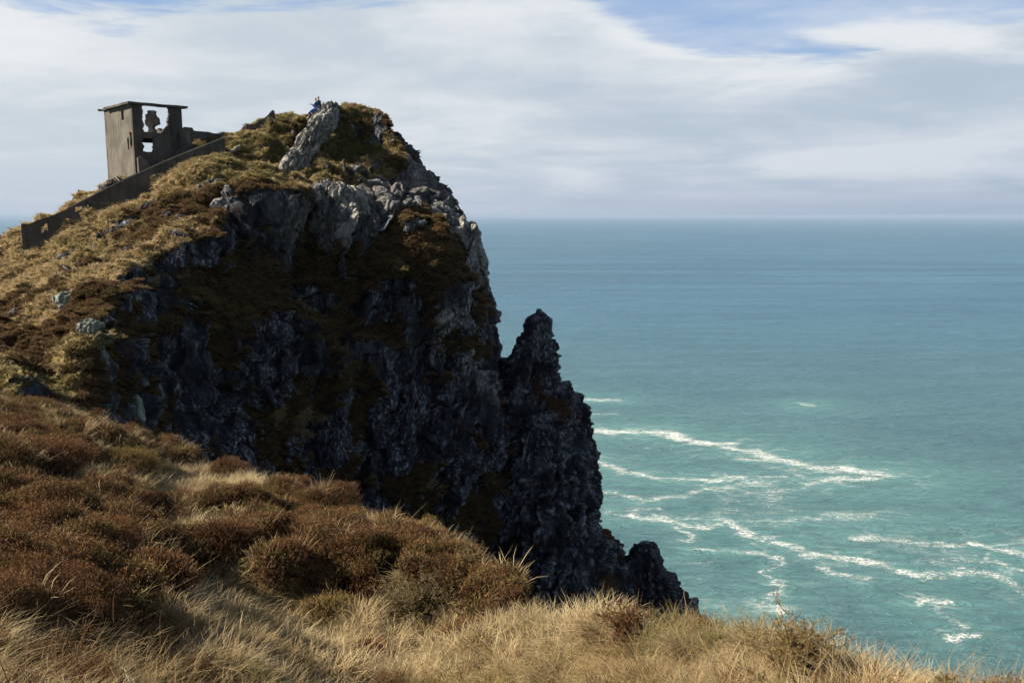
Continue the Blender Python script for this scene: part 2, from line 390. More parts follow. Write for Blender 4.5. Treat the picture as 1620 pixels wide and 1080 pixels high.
# --- where rock shows: steepness, plus placed patches (world-space blobs)
def blobsum(V, L):
    s = np.zeros(len(V))
    for px, py, Y, r, a in L: s += a * gauss(V, P(px, py, Y), r)
    return s
steep = 1 - N[:, 2]
n_lo = fbm(V * .16, 4, 21); n_mid = fbm(V * .55, 4, 22)
n_an = fbm(bed(V, 2.6, 2.4), 4, 23); n_an2 = fbm(bed(V + 30, .9, 2.4), 4, 24)
rock = sstep(steep * .80 + .62 * n_an + .42 * n_an2 + .12 * n_lo, .37, .50)
veg_blobs = [(585, 335, 62.5, (.8, 3, 1.3), .9), (482, 325, 59, (.7, 3, 1.4), .8), (430, 470, 54, (3, 5, 1.6), .6), (330, 430, 51, (2.2, 5, 1.0), .7), (265, 500, 46, (2.2, 6, 2.4), .75), (340, 600, 50, (2.0, 6, 2.4), .5), (140, 575, 33, (.9, 4, 1.6), 1.2), (185, 560, 38, (1.5, 5, 2.4), 1.3), (205, 620, 40, (1.6, 5, 1.6), 1.2), (100, 540, 34, (1.3, 4, 1.5), 1.2), (650, 395, 61, (3.4, 4, 1.9), 1.3), (700, 440, 61.5, (2.2, 4, 2.6), 1.2), (730, 545, 62, (1.2, 3, 1.6), 1.0), (690, 520, 61.5, (.9, 3, .9), 1.0),
             (560, 235, 67, (2.6, 5, 2.6), 1.2), (600, 260, 66, (1.4, 5, 3), .8), (410, 250, 64, (3.5, 6, 2), 1.1), (640, 255, 67, (1.0, 4, 1.5), .9),
             (240, 560, 41, (1.2, 4, 3.0), .8), (430, 440, 53, (3.2, 6, 2.0), .7), (540, 470, 55, (2.4, 5, 2.4), .6), (300, 520, 46, (2.4, 5, .9), .8),
             (600, 610, 55, (2, 5, 2), .5), (480, 330, 58, (1.2, 3, 1.6), .6), (660, 330, 64, (1.5, 3, .8), .8), (350, 620, 45, (2.5, 5, 2), .6), (330,262,58,(3,4,.6),.8)]
rock_blobs = [(600, 195, 69, (.8, 3, 1.0), .8), (575, 270, 66, (.6, 3, 1.4), .7), (625, 240, 67.5, (.9, 3, 1.4), .8), (640, 285, 66, (2.2, 4, 2.2), 1.0), (690, 318, 65, (1.6, 4, 1.6), 1.0), (600, 300, 64, (2, 4, 2), .7), (620, 215, 68, (.8, 3, 1.2), .6), (500, 215, 67, (1.1, 3, 2.2), 1.0), (520, 375, 59.5, (1.5, 3, 2.0), 1.1), (572, 365, 60.5, (1.0, 3, 1.5), 1.0), (540, 320, 61, (2.0, 3, 1.2), .8),
              (620, 310, 64, (2.0, 4, 2.5), .9), (660, 290, 66, (2.0, 4, 2.0), .9), (705, 350, 64, (1.3, 3, .9), 1.0), (748, 400, 64, (1.0, 3, 2.2), 1.2),
              (745, 590, 61.5, (1.0, 3, 2.0), 1.4), (705, 505, 61, (.8, 3, .9), .9), (450, 350, 57, (1.1, 3, 1.6), 1.1), (140, 560, 32.5, (.5, 2, 1.2), .2),
              (330, 285, 57, (1.8, 3, .7), 1.2), (640, 610, 56, (2.5, 4, 2), .8), (720, 650, 58, (3, 4, 3), .8), (440, 650, 49, (2, 3, 3), .6), (170, 545, 35, (1, 2, 1.6), .9)]
wv = np.stack([fbm(V * .45 + 7, 3, 25), fbm(V * .45 + 70, 3, 26), fbm(V * .45 + 170, 3, 27)], 1) * 2.6
rock = np.clip(rock - .8 * blobsum(V + wv, veg_blobs) + .8 * blobsum(V + wv * .6, rock_blobs), 0, 1)
# --- vegetation kinds
hea = sstep(fbm(V * np.array((.22, .22, .4)) + 5, 4, 31) + .45 * fbm(V * .9, 3, 32) + .5 * sstep(steep, .5, .75), -.10, .28) * .95
hea_blobs = [(650, 400, 61, (5, 6, 4), 1.5), (710, 470, 61.5, (4, 6, 5), 1.5), (360, 320, 56, (4.5, 5, 1.5), .8), (60, 530, 36, (5, 6, 2), .9), (250, 480, 44, (4, 6, 3), .5),
             (430, 430, 54, (7, 6, 3), .9), (630, 240, 67, (1.5, 4, 2.4), 1.0), (470, 250, 65, (.7, 3, 1.6), .7), (560, 470, 56, (6, 6, 6), .8), (320, 530, 46, (5, 6, 2), .8)]
hea -= .9 * blobsum(V, [(40, 400, 57, (9, 8, 1.6), 1.0), (330, 262, 58, (4, 6, .8), .9), (560, 170, 70, (3, 5, .9), 1.0), (410, 230, 66, (5, 6, 2), .8), (150, 300, 64, (9, 5, 1.5), 1), (560, 240, 67, (2.6, 5, 2.8), .9)])
hea = np.clip(hea + .8 * blobsum(V + wv, hea_blobs), 0, 1)
hea = hea * (1 - .55 * gauss(V, P(80, 430, 52), (14, 16, 4)))
olive = np.clip(sstep(fbm(V * .12 + 40, 3, 41), -.1, .5) * .5 * (1 - sstep(steep, .45, .7)) + blobsum(V, [(560, 220, 68, (4, 8, 4), 1.0), (430, 215, 68, (6, 8, 3), .75), (400, 265, 63, (4, 8, 2), 1.0), (100, 380, 58, (5, 8, 1.2), .5)]), 0, 1)
pale = np.clip(blobsum(V, [(705, 350, 64, (1.4, 3, .9), 1), (748, 400, 64, (1.0, 3, 2.4), 1.), (745, 590, 61.5, (.7, 3, 1.8), .3), (705, 505, 61, (.8, 3, .9), .4), (540, 320, 61, (2.2, 3, 1.3), .9),
                        (140, 530, 32.5, (.35, 1.2, 1.2), .6), (495, 215, 67, (1, 3, 2.4), .9), (450, 350, 57, (1, 3, 1.4), .6), (520, 375, 59.5, (1.4, 3, 1.8), .5), (650, 300, 66, (3, 4, 3), .35)]), 0, 1)  # pale rock patches; some paint in sunlight where the cliff stays shaded
# --- displacement
buttress = blobsum(V, [(650, 400, 61, (3.4, 5, 2.0), 1.6), (715, 440, 62, (2.6, 5, 3.5), 1.3), (330, 275, 58, (2.6, 4, 1.1), .9), (300, 520, 46, (3.2, 4, 1.4), 1.2), (495, 215, 67, (.9, 3, 2.4), .5),
                       (745, 590, 61.5, (1.2, 3, 2.6), 1.0), (400, 262, 63.5, (2.6, 4, 1.0), -1.0), (565, 240, 67, (1.8, 5, 2.8), -1.2), (480, 420, 57, (1.6, 5, 4), -1.5), (600, 560, 56, (2, 5, 5), -1.2), (575, 340, 61, (.8, 4, 2), -.9)])
back_fade = np.ones(len(V))
rd = rock_disp(V, 1.0) * np.clip(V[:, 1] / 58, .45, 1)
tus = fbm(V * 1.15, 3, 61)
lump = np.abs(fbm(V * np.array((1.1, 1.1, 1.8)) * .75 + 3, 2, 62))
vd = .95 * fbm(V * .28, 3, 63) + .75 * (lump - .25) + .40 * tus + .14 * fbm(V * 5.0, 2, 64)
rk = sstep(rock, .15, .7)
edge_fix = np.ones((nr, nc)); edge_fix[-5:, :] = .3
cf = sum(ccols[:12]); edge_fix *= np.interp(np.arange(nc), [0, cf - 75, cf - 12, cf + 40, cf + 90], [1, 1, .5, .5, .9])[None]
disp = rd * (.12 + .95 * rk) + .45 * rk + vd * (1 - rk) + buttress
NB = N * 1.0; NB[:, 2] = NB[:, 2] * np.where(rk > .5, .55, 1.0)
V2 = V + NB * disp[:, None] * edge_fix.reshape(-1)[:, None]
# keep rock pushes from raising the skyline and bedding shear
V2[:, 0] += rk * .35 * fbm(V * 1.0, 3, 71)
HEAD = mesh_np('headland_cliff', V2, grid_faces(nr, nc), M_TER, True, attrs=dict(rock=rock, heather=hea, olive=olive, pale=pale))
tag(HEAD, kind='structure')
HV, HR, HH, HO, HN = V2, rock, hea, olive, NMAC

def head_point(px, py, tol=3.0):
    """surface point of the headland seen nearest to a photo pixel"""
    yy = HV[:, 1]; s = math.cos(PITCH); c = math.sin(PITCH)
    dep = yy * s - HV[:, 2] * c
    qx = 810 + FPX * HV[:, 0] / dep; qy = 540 - FPX * (HV[:, 2] * s + yy * c) / dep
    m = (np.abs(qx - px) < tol) & (np.abs(qy - py) < tol) & (dep > 1)
    if not m.any(): return head_point(px, py, tol * 2) if tol < 60 else P(px, py, 60)
    idx = np.nonzero(m)[0]; return HV[idx[np.argmin(dep[idx])]].copy()

# ================================================================== sea stacks (rings)
def ring_body(name, levels, seed, amp, veg=.0, na=300):
    """levels: (py or None, xl, xr, Yc, ry, z)"""
    C = []
    for py, xl, xr, Yc, ry, zz in levels:
        a = P(xl, py, Yc); b = P(xr, py, Yc); z0 = a[2] if zz is None else zz
        cx = (a[0] + b[0]) / 2; rx = (b[0] - a[0]) / 2
        ang = np.linspace(0, 2 * math.pi, na + 1)
        sx = np.sign(np.cos(ang)) * np.abs(np.cos(ang)) ** .85; sy = np.sign(np.sin(ang)) * np.abs(np.sin(ang)) ** .85
        C.append(np.stack([cx + rx * sx, Yc + ry * sy, np.full(na + 1, z0)], 1))
    top = C[0].mean(0); C.insert(0, np.repeat((top + np.array((0, 0, .35)))[None], na + 1, 0))
    C = np.array(C)
    dz = np.abs(np.diff(C[:, 0, 2])); cnt = [max(3, int(min(d_ * 9, 130))) for d_ in dz]
    G = catmull(C, cnt, 0); n = grid_normals(G); V = G.reshape(-1, 3); n = n.reshape(-1, 3)
    cen = G.mean(1, keepdims=True); o_ = (G - cen).reshape(-1, 3); flip = np.sign((n * o_).sum(1)); flip[flip == 0] = 1
    n = n * flip[:, None]
    ww = np.clip(np.linalg.norm(o_[:, :2], axis=1) / 1.8, .42, 1)
    hs, es, _ = cells(bed(V, .55, 1.5), seed + 7); hs2, _, _ = cells(bed(V, .24, 1.4), seed + 8)
    rd = rock_disp(V, amp, seed) * ww + .34 * hs + .12 * hs2 - .12 * (1 - sstep(es, 0, .15))
    V2 = V + n * np.array((1, 1, .5)) * rd[:, None]
    V2 = V2.reshape(G.shape); V2[:, -1] = V2[:, 0]; V2 = V2.reshape(-1, 3)
    rock = np.clip(.85 - veg - .6 * np.clip(n[:, 2] - .25, 0, 1) + .5 * fbm(V * .5, 4, seed + 5), 0, 1)
    z_ = np.zeros(len(V2))
    o = mesh_np(name, V2, grid_faces(*G.shape[:2]), M_TER, True, attrs=dict(rock=rock, heather=np.full(len(V2), .9), olive=z_ + .6, pale=z_))
    return o
st = ring_body('sea_cliff_pinnacle', [(495, 849, 857, 66, .35, None), (501, 843, 866, 66, .8, None), (510, 838, 868, 66, 1.1, None), (526, 834, 868, 66, 1.3, None), (545, 826, 872, 66, 1.5, None),
    (572, 814, 877, 66, 2.2, None), (600, 803, 892, 65.8, 3.2, None), (630, 793, 909, 65.5, 4.2, None), (662, 790, 915, 65.2, 5, None), (700, 786, 930, 65, 5.5, None), (735, 782, 946, 64.5, 6, None),
    (775, 778, 954, 64, 6.4, None), (820, 772, 957, 63.5, 6.8, None), (862, 766, 962, 63, 7.2, None), (885, 763, 988, 63, 7.4, None), (930, 755, 1000, 62.5, 7.8, None), (1020, 740, 1010, 62, 8.5, None), (1020, 720, 1060, 61, 10, -60), (1020, 690, 1110, 60, 13, -102.5)], 11, .74)
tag(st, kind='structure')
st = ring_body('low_sea_stack', [(862, 1004, 1032, 63, .8, None), (866, 1000, 1038, 63, 1.1, None), (884, 988, 1043, 63, 1.6, None), (905, 970, 1057, 63, 2.2, None), (935, 950, 1078, 63, 3.2, None), (975, 950, 1103, 63, 4, None), (1050, 930, 1150, 63, 5.5, None), (1050, 900, 1240, 63, 9, -60), (1050, 850, 1330, 63, 14, -102.5)], 17, .68, -.3)
tag(st, kind='structure')

# ================================================================== FOREGROUND SLOPE
FC = np.array([-1500,-900,-400,-100,100,170,250,400,550,700,780,850,1000,1150,1300,1450,1600,1800,2200,3000], float)
FYB = np.array([31,31,31,31,30.5,29.5,27,23.5,20,15,12.5,10.5,8.5,7.2,6.3,5.7,5.0,4.4,3.8,3.4])
FPY = np.array([640,632,624,618,652,680,722,765,815,893,938,975,998,1012,1035,1062,1098,1170,1330,1600], float)
pxs = np.interp(np.linspace(0, 1, 620), np.linspace(0, 1, 20), FC)
def sm(v): return np.convolve(np.pad(v, 12, mode='edge'), np.ones(25) / 25, 'valid')
yb = sm(np.interp(pxs, FC, FYB)); pyb = sm(np.interp(pxs, FC, FPY))
zbk = np.array([P(a, b, c)[2] for a, b, c in zip(pxs, pyb, yb)])
GH = 1.62
nrF = 420; tF = np.linspace(0, 1, nrF)
FG = np.zeros((nrF + 60, len(pxs), 3))
for j, px in enumerate(pxs):
    k = (px - 810) / FPX / math.cos(PITCH)
    Y = 1.2 * (yb[j] / 1.2) ** tF
    s = (Y - 1.2) / (yb[j] - 1.2)
    zz = -GH + (zbk[j] + GH) * s - np.interp(px, [-900, 0, 600, 850, 1050, 1400], [.7, 1.05, 1.15, .8, .25, .0]) * np.sin(s ** .75 * math.pi)
    FG[:nrF, j, 0] = k * Y; FG[:nrF, j, 1] = Y; FG[:nrF, j, 2] = zz
    br = sstep(px, 60, 190)
    q = np.linspace(0, 1, 61)[1:]
    # past the brink: rolls over and drops to the sea; on the left it just dips under the hillside
    Yd = yb[j] + (1 - np.exp(-q * 6)) * 1.4 + q * (7 * br + 5 * (1 - br)); zd = zbk[j] - (q ** 1.7) * (100 * br + 6 * (1 - br)) - q * 1.5
    FG[nrF:, j, 0] = k * Yd; FG[nrF:, j, 1] = Yd; FG[nrF:, j, 2] = np.maximum(zd, -102.5)
V = FG.reshape(-1, 3)
def proj(V):
    dep = V[:, 1] * math.cos(PITCH) - V[:, 2] * math.sin(PITCH); dep = np.maximum(dep, .05)
    return 810 + FPX * V[:, 0] / dep, 540 - FPX * (V[:, 2] * math.cos(PITCH) + V[:, 1] * math.sin(PITCH)) / dep
qx, qy = proj(V)
pl = np.interp(qx, [-400, 0, 150, 260, 330, 430, 560, 700, 850, 950, 1100], [1045, 1045, 1035, 1000, 935, 930, 945, 965, 980, 985, 965]) + 45 * fbm(V * .9, 3, 81)
f_hea = sstep(pl - qy, -12, 22)
def gpt(px, py):
    k = int(np.argmin((qx - px) ** 2 + (qy - py) ** 2 + 1e5 * (V[:, 1] < 1))); return V[k].copy()
gp = [(400, 768, 1.5, 2.4, 1.5), (330, 745, .6, 1.2, .8), (225, 790, .8, 2.8, 1.2), (300, 850, .35, 1.6, 1.1), (350, 930, .45, 1.0, 1.1), (160, 640, 1.2, 2, .7), (540, 800, .6, 1.2, .6), (900, 935, .6, .8, .8)]
gmask = np.zeros(len(V))
for px, py, rx_, ry_, a in gp: gmask += a * gauss(V, gpt(px, py), (rx_, ry_, 9))
for px, py, rx_, ry_, a in gp: f_hea -= 1.25 * a * gauss(V + np.stack([.5 * fbm(V * 1.3, 2, 87), .8 * fbm(V * 1.3, 2, 88), 0 * V[:, 0]], 1), gpt(px, py), (rx_, ry_, 9))
f_hea = f_hea * (1 - .95 * sstep(fbm(V * np.array((.75, .45, .45)) + 21, 3, 90), .10, .30))
f_hea = np.clip(f_hea + .35 * fbm(V * 1.1, 3, 89) * (f_hea > .3), 0, 1)
mask_n = np.concatenate([np.ones(nrF), np.linspace(1, .4, 60)])[:, None] * np.ones((1, len(pxs)))
dist = V[:, 1]; amp = np.clip((dist - 2.5) / 6, 0.15, 1) * mask_n.reshape(-1)
lumpF = 1 - 2.2 * np.abs(fbm(V * .62 + 4, 2, 86))
hz = sstep(f_hea, .15, .8)
dz = amp * (.40 * fbm(V * .33, 3, 83) + .34 * fbm(V * .9, 3, 84) + .14 * fbm(V * 2.6, 2, 85)) + np.clip(amp * 1.6, 0, 1) * hz * (.42 * lumpF * (.6 + 1.2 * np.abs(fbm(V * .3 + 60, 2, 96))) + .10 * fbm(V * 2.2, 2, 97)) * mask_n.reshape(-1)
def bumpat(px, py, rx_, ry_, a): return a * gauss(V, gpt(px, py), (rx_, ry_, 9))
dz += bumpat(235, 790, .9, 3.0, -.55) + bumpat(60, 780, 1.8, 2.2, .25) + bumpat(110, 880, 1.0, 1.3, .12) + bumpat(330, 905, .6, 1.4, -.15) + bumpat(150, 720, 1.2, 2, .3) + bumpat(640, 960, 1.5, .8, .08)
Vf = V + np.stack([0 * dz, 0 * dz, dz], 1)
FORE = mesh_np('foreground_slope', Vf, grid_faces(nrF + 60, len(pxs)), M_SOIL, True, attrs=dict(heather=f_hea))
tag(FORE, kind='structure')
FVg = Vf.reshape(FG.shape); FHg = f_hea.reshape(FG.shape[:2])

def fore_point(px, Y):
    j = int(np.argmin(np.abs(pxs - px))); i = int(np.argmin(np.abs(FG[:nrF, j, 1] - Y)))
    return FVg[i, j].copy()

# ================================================================== SEA
foam = [  # (list of photo-zoom points, width m, strength)
 ([(100,182),(200,188),(290,190),(360,192),(420,215),(500,232),(575,230)],3.4,1.0),([(570,245),(640,252),(680,265),(730,285),(820,300),(900,315),(1000,322),(1100,334)],3.6,1.0),
 ([(110,290),(150,310),(200,330),(280,345),(400,355),(520,355),(620,350)],2.2,.9),([(130,405),(200,410),(250,425),(280,435),(340,418),(430,405),(520,392),(600,378),(670,365)],1.7,.8),
 ([(130,470),(200,482),(300,492),(380,510),(440,520),(490,520),(540,505)],1.9,.9),([(540,505),(600,530),(660,560),(740,575),(800,600),(860,625),(960,635),(1060,650),(1140,672),(1230,700)],2.2,.95),
 ([(280,435),(250,450),(230,465),(310,460)],1.3,.7),([(670,345),(760,345),(830,370)],1.8,.7),([(830,370),(880,368),(960,355),(1060,350)],2.6,.95),
 ([(520,400),(600,410),(700,405),(760,395),(830,385),(860,375)],2.2,.7),([(700,370),(720,400),(700,440)],6.0,.62),([(450,490),(520,480),(600,468)],3.0,.6),
 ([(660,500),(740,510),(820,500),(920,485),(1000,490),(1060,480),(1130,480)],3.2,.66),([(370,530),(400,540),(440,555),(430,575),(390,570)],.9,.8),
 ([(430,598),(500,605),(600,608),(700,625),(760,640),(775,660),(740,672),(690,685),(760,712),(720,715),(765,745),(760,760),(710,780),(680,815),(760,815)],.95,.85),
 ([(910,668),(960,690),(1050,712)],1.5,.85),([(1030,565),(1100,568),(1200,575),(1300,585),(1400,590)],2.6,.8),([(1450,590),(1500,605),(1560,612),(1640,618)],2.6,1.0),
 ([(1260,700),(1340,690),(1430,680),(1500,695),(1560,715),(1640,770)],1.8,.85),([(1520,645),(1560,665),(1620,680)],1.6,.9),([(1300,630),(1400,640),(1480,650),(1560,690)],3.8,.5),
 ([(1228,795),(1280,790),(1335,782)],1.3,.95),([(1310,825),(1360,855),(1400,890),(1410,900)],1.2,.7),([(1365,930),(1410,925),(1440,915)],1.2,.95),([(35,72),(165,74)],1.8,.9),
 ([(50,120),(170,122)],1.3,.6),([(830,92),(870,92)],1.6,.9),([(280,245),(400,235)],1.2,.6),([(770,720),(880,718)],.9,.6),([(390,655),(540,645)],1.3,.5),([(600,282),(670,288)],1.3,.85),
 ([(460,790),(540,805)],1.4,.6),([(690,300),(790,330),(860,360)],2.2,.6),([(600,440),(720,470),(800,470)],6,.48),([(1180,600),(1260,600),(1340,605)],4,.5),([(1620,570),(1760,600),(1900,640)],2.5,.8),([(400,720),(470,700)],1,.4),([(150,690),(300,720)],2,.6)]
gx = np.concatenate([-np.geomspace(160000, 60, 40), np.arange(-40, 330, .62), np.geomspace(340, 160000, 40)])
gy = np.concatenate([-np.geomspace(20000, 60, 14), np.arange(-20, 150, 10), np.arange(150, 430, .62), np.arange(430, 720, 1.2), np.geomspace(725, 200000, 60)])
X, Yg = np.meshgrid(gx, gy); SV = np.stack([X.ravel(), Yg.ravel(), np.full(X.size, SEA)], 1)
inn = (SV[:, 0] > -40) & (SV[:, 0] < 345) & (SV[:, 1] > 140) & (SV[:, 1] < 760)
idx = np.nonzero(inn)[0]; Q = SV[idx][:, :2]
wob = np.stack([fbm(np.c_[Q * .16, Q[:, 0] * 0], 4, 201, .65), fbm(np.c_[Q * .16 + 50, Q[:, 0] * 0], 4, 202, .65)], 1) * np.array((3.2, 4.5))
fv = np.zeros(len(Q)); milk = np.zeros(len(Q)); Qw = Q + wob
wmod = 1 + .8 * fbm(np.c_[Q * .07, Q[:, 0] * 0], 3, 205)
for pts, w, s in foam:
    S = [Psea(900 + a / 2.25, 600 + b / 2.25) for a, b in pts]
    best = np.full(len(Q), 1e9)
    for (x0, y0), (x1, y1) in zip(S[:-1], S[1:]):
        dx, dy = x1 - x0, y1 - y0; L2 = dx * dx + dy * dy
        tt = np.clip(((Qw[:, 0] - x0) * dx + (Qw[:, 1] - y0) * dy) / L2, 0, 1)
        best = np.minimum(best, np.hypot(Qw[:, 0] - x0 - tt * dx, Qw[:, 1] - y0 - tt * dy))
    ww = w * 1.75 * np.clip(wmod, .25, 2.4)
    fv = np.maximum(fv, s * np.exp(-(best / ww) ** 2)); milk = np.maximum(milk, s * np.exp(-best / (w * 9)))
FO = np.zeros(len(SV)); FO[idx] = fv; MK = np.zeros(len(SV)); MK[idx] = milk
SO = mesh_np('sea', SV, grid_faces(len(gy), len(gx)), None, True, attrs=dict(foam=FO, milk=MK)); tag(SO, kind='structure')
m, t, out = new_mat('sea_water')
pos = t.add('ShaderNodeNewGeometry').outputs['Position']
fo = t.attr('foam'); mk = t.attr('milk'); _, py_, _ = t.sep(pos)
n1 = t.noise(t.mapping(pos, sc=(.012, .03, 1)), 1.0, 4, .55, .3)
n2 = t.noise(t.mapping(pos, sc=(.0012, .0045, 1)), 1.0, 5, .6, .4)
near_c = t.mix(n1, (0.044, 0.125, 0.152, 1), (0.085, 0.180, 0.202, 1))
far_c = t.mix(n2, (0.038, 0.125, 0.200, 1), (0.078, 0.188, 0.280, 1))
c = t.mix(t.mr(py_, 250, 1100), near_c, far_c)
c = t.mix(t.math('MULTIPLY', mk, 0.65), c, (0.15, 0.34, 0.31, 1))
f1 = t.noise(t.mapping(pos, sc=(.38, .95, 1)), 1.0, 7, .74, .8); f2 = t.voro(t.mapping(pos, sc=(.8, 1.3, 1)), 1.0, 'DISTANCE_TO_EDGE')
lace = t.math('ADD', t.math('MULTIPLY', f1, 1.0), t.mr(f2, 0.0, .35, .22, -.06))
f4 = t.noise(t.mapping(pos, sc=(.10, .22, 1)), 1.0, 3, .6, .4)
fm = t.mr(t.math('ADD', t.math('ADD', t.math('MULTIPLY', fo, .80), t.math('MULTIPLY', t.math('SUBTRACT', f4, 0.5), 1.0)), t.math('MULTIPLY', t.math('SUBTRACT', lace, 0.66), 2.0)), 0.38, 0.95)
fm = t.math('MULTIPLY', fm, t.mr(fo, 0.02, 0.25))
wv_ = t.add('ShaderNodeTexNoise'); t.put(wv_.inputs['Vector'], t.mapping(pos, sc=(.06, .06, 1))); wv_.inputs['Scale'].default_value = 1.0; wv_.inputs['Detail'].default_value = 4
wp = t.add('ShaderNodeVectorMath', operation='MULTIPLY_ADD'); t.put(wp.inputs[0], wv_.outputs['Color']); wp.inputs[1].default_value = (14, 14, 0); t.put(wp.inputs[2], pos)
web = t.voro(t.mapping(wp.outputs[0], sc=(.055, .095, 0)), 1.0, 'DISTANCE_TO_EDGE')
web = t.math('MULTIPLY', t.mr(t.math('ADD', web, t.math('MULTIPLY', t.math('SUBTRACT', f1, .5), .12)), 0.005, 0.065, 1.0, 0.0), t.math('MULTIPLY', t.mr(mk, .38, .80), t.mr(f4, .42, .62)))
fm = t.math('MAXIMUM', fm, t.math('MULTIPLY', web, 0.38))
# scattered whitecaps
wc = t.noise(t.mapping(pos, sc=(.05, .16, 1), loc=(3, 9, 0)), 1.0, 5, .6)
fm = t.math('MAXIMUM', fm, t.math('MULTIPLY', t.mr(wc, .765, .80), .7))
c = t.mix(fm, c, (0.72, 0.74, 0.72, 1))
w1 = t.noise(t.mapping(pos, rot=(0, 0, .25), sc=(.10, .30, 1)), 1.0, 8, .66, .5)
w2 = t.noise(t.mapping(pos, rot=(0, 0, -.2), sc=(.010, .045, 1)), 1.0, 6, .6, .3)
w4 = t.noise(t.mapping(pos, rot=(0, 0, .03), sc=(.0011, .0085, 1)), 1.0, 6, .68, .4)
w3 = t.noise(t.mapping(pos, rot=(0, 0, .1), sc=(.9, 1.9, 1)), 1.0, 4, .6, .3)
hh = t.math('ADD', t.math('MULTIPLY', w1, 3.2), t.math('ADD', t.math('MULTIPLY', w2, 9.0), t.math('ADD', t.math('MULTIPLY', w3, .35), t.math('MULTIPLY', fm, .25))))
nrm = t.bump(hh, 1.0, 1.0)
c = t.mix(t.math('MULTIPLY', t.math('SUBTRACT', 1.0, fm), t.mr(w1, .40, .60, .20, 0.0)), c, (0.012, 0.055, 0.075, 1))
c = t.mix(t.math('MULTIPLY', t.math('SUBTRACT', 1.0, fm), t.mr(w2, .40, .60, .22, 0.0)), c, (0.012, 0.060, 0.085, 1))
c = t.mix(t.math('MULTIPLY', t.mr(py_, 500, 1500), t.mr(w4, .42, .58, .45, 0.0)), c, (0.012, 0.060, 0.100, 1))
c_sea = c
rg = t.mix(fm, (0.36, 0.36, 0.36, 1), (0.9, 0.9, 0.9, 1))
b = principled(t, out, c, rg, nrm, 0.5); b.inputs['IOR'].default_value = 1.33
SO.data.materials.append(m)

# ================================================================== instanced ground cover
LIB = bpy.data.collections.new('plant_library')          # not linked to the scene: only sources for the instancer
def blades(n, h, w, spread, lean, seg=3, droop=.6, seed=0, mat=None, name='tuft', base_r=.1, up=1.0, hv=.5, kink=.22):
    r = np.random.default_rng(seed); Vs = []; Fs = []; T = []
    for i in range(n):
        a = r.uniform(0, 2 * math.pi); rr = base_r * math.sqrt(r.random()); bx, by = rr * math.cos(a), rr * math.sin(a)
        a2 = a + r.normal(0, .9); ln = h * r.uniform(1 - hv, 1 + hv * .4); tilt = abs(r.normal(0, spread)) + .05
        dirh = np.array((math.cos(a2), math.sin(a2), 0)); side = np.array((-math.sin(a2 + r.normal(0, .6)), math.cos(a2), 0)) * w * .5 * r.uniform(.6, 1.3)
        p = np.array((bx, by, -.03)); ang = tilt; k0 = len(Vs)
        for s in range(seg + 1):
            f = s / seg; wd = (1 - f) ** .7
            if s < seg: Vs += [p - side * wd, p + side * wd]; T += [f, f]
            else: Vs.append(p.copy()); T.append(1.)
            ang += droop * r.uniform(.3, 1.7) / seg; dirh = dirh + kink * r.normal(0, 1, 3) * (1, 1, .3)
            p = p + (dirh * math.sin(ang) + np.array((lean[0], lean[1], 0)) * .25 + np.array((0, 0, up * math.cos(ang)))) * ln / seg
        for s in range(seg - 1):
            q = k0 + 2 * s; Fs += [(q, q + 1, q + 3), (q, q + 3, q + 2)]
        q = k0 + 2 * (seg - 1); Fs.append((q, q + 1, q + 2))
    return mesh_np(name, np.array(Vs), np.array(Fs), mat, False, attrs=dict(t=T), link=False)
def sprigs(n, rad, h, seed, mat, name='heather_clump', leaf=.018, per=7, up=.6, flat=.6):
    """dense low shrub clump: short sprigs, each a spine with small crossed leaf triangles"""
    r = np.random.default_rng(seed); Vs = []; Fs = []; T = []
    for i in range(n):
        a = r.uniform(0, 2 * math.pi); q = math.sqrt(r.random()); hh = h * (1 - .55 * q * q) * r.uniform(.75, 1.15)
        b = np.array((rad * q * math.cos(a) * .75, rad * q * math.sin(a) * .75, hh * .25)); tip = np.array((rad * q * math.cos(a) * 1.05, rad * q * math.sin(a) * 1.05, hh)) + r.normal(0, .02, 3)
        for s in range(per):
            f = (s + r.random()) / per; p = b + (tip - b) * f
            d1 = r.normal(0, 1, 3); d1[2] = abs(d1[2]) * 1.1 + .3; d1 /= np.linalg.norm(d1); d2 = np.cross(d1, r.normal(0, 1, 3)); d2 /= np.linalg.norm(d2) + 1e-6
            L = leaf * r.uniform(1.2, 2.6); k = len(Vs)
            Vs += [p - d2 * leaf * .35, p + d2 * leaf * .35, p + d1 * L]; T += [f * .7, f * .7, f]; Fs.append((k, k + 1, k + 2))
    return mesh_np(name, np.array(Vs), np.array(Fs), mat, False, attrs=dict(t=T), link=False)
wind = (.22, -.05)
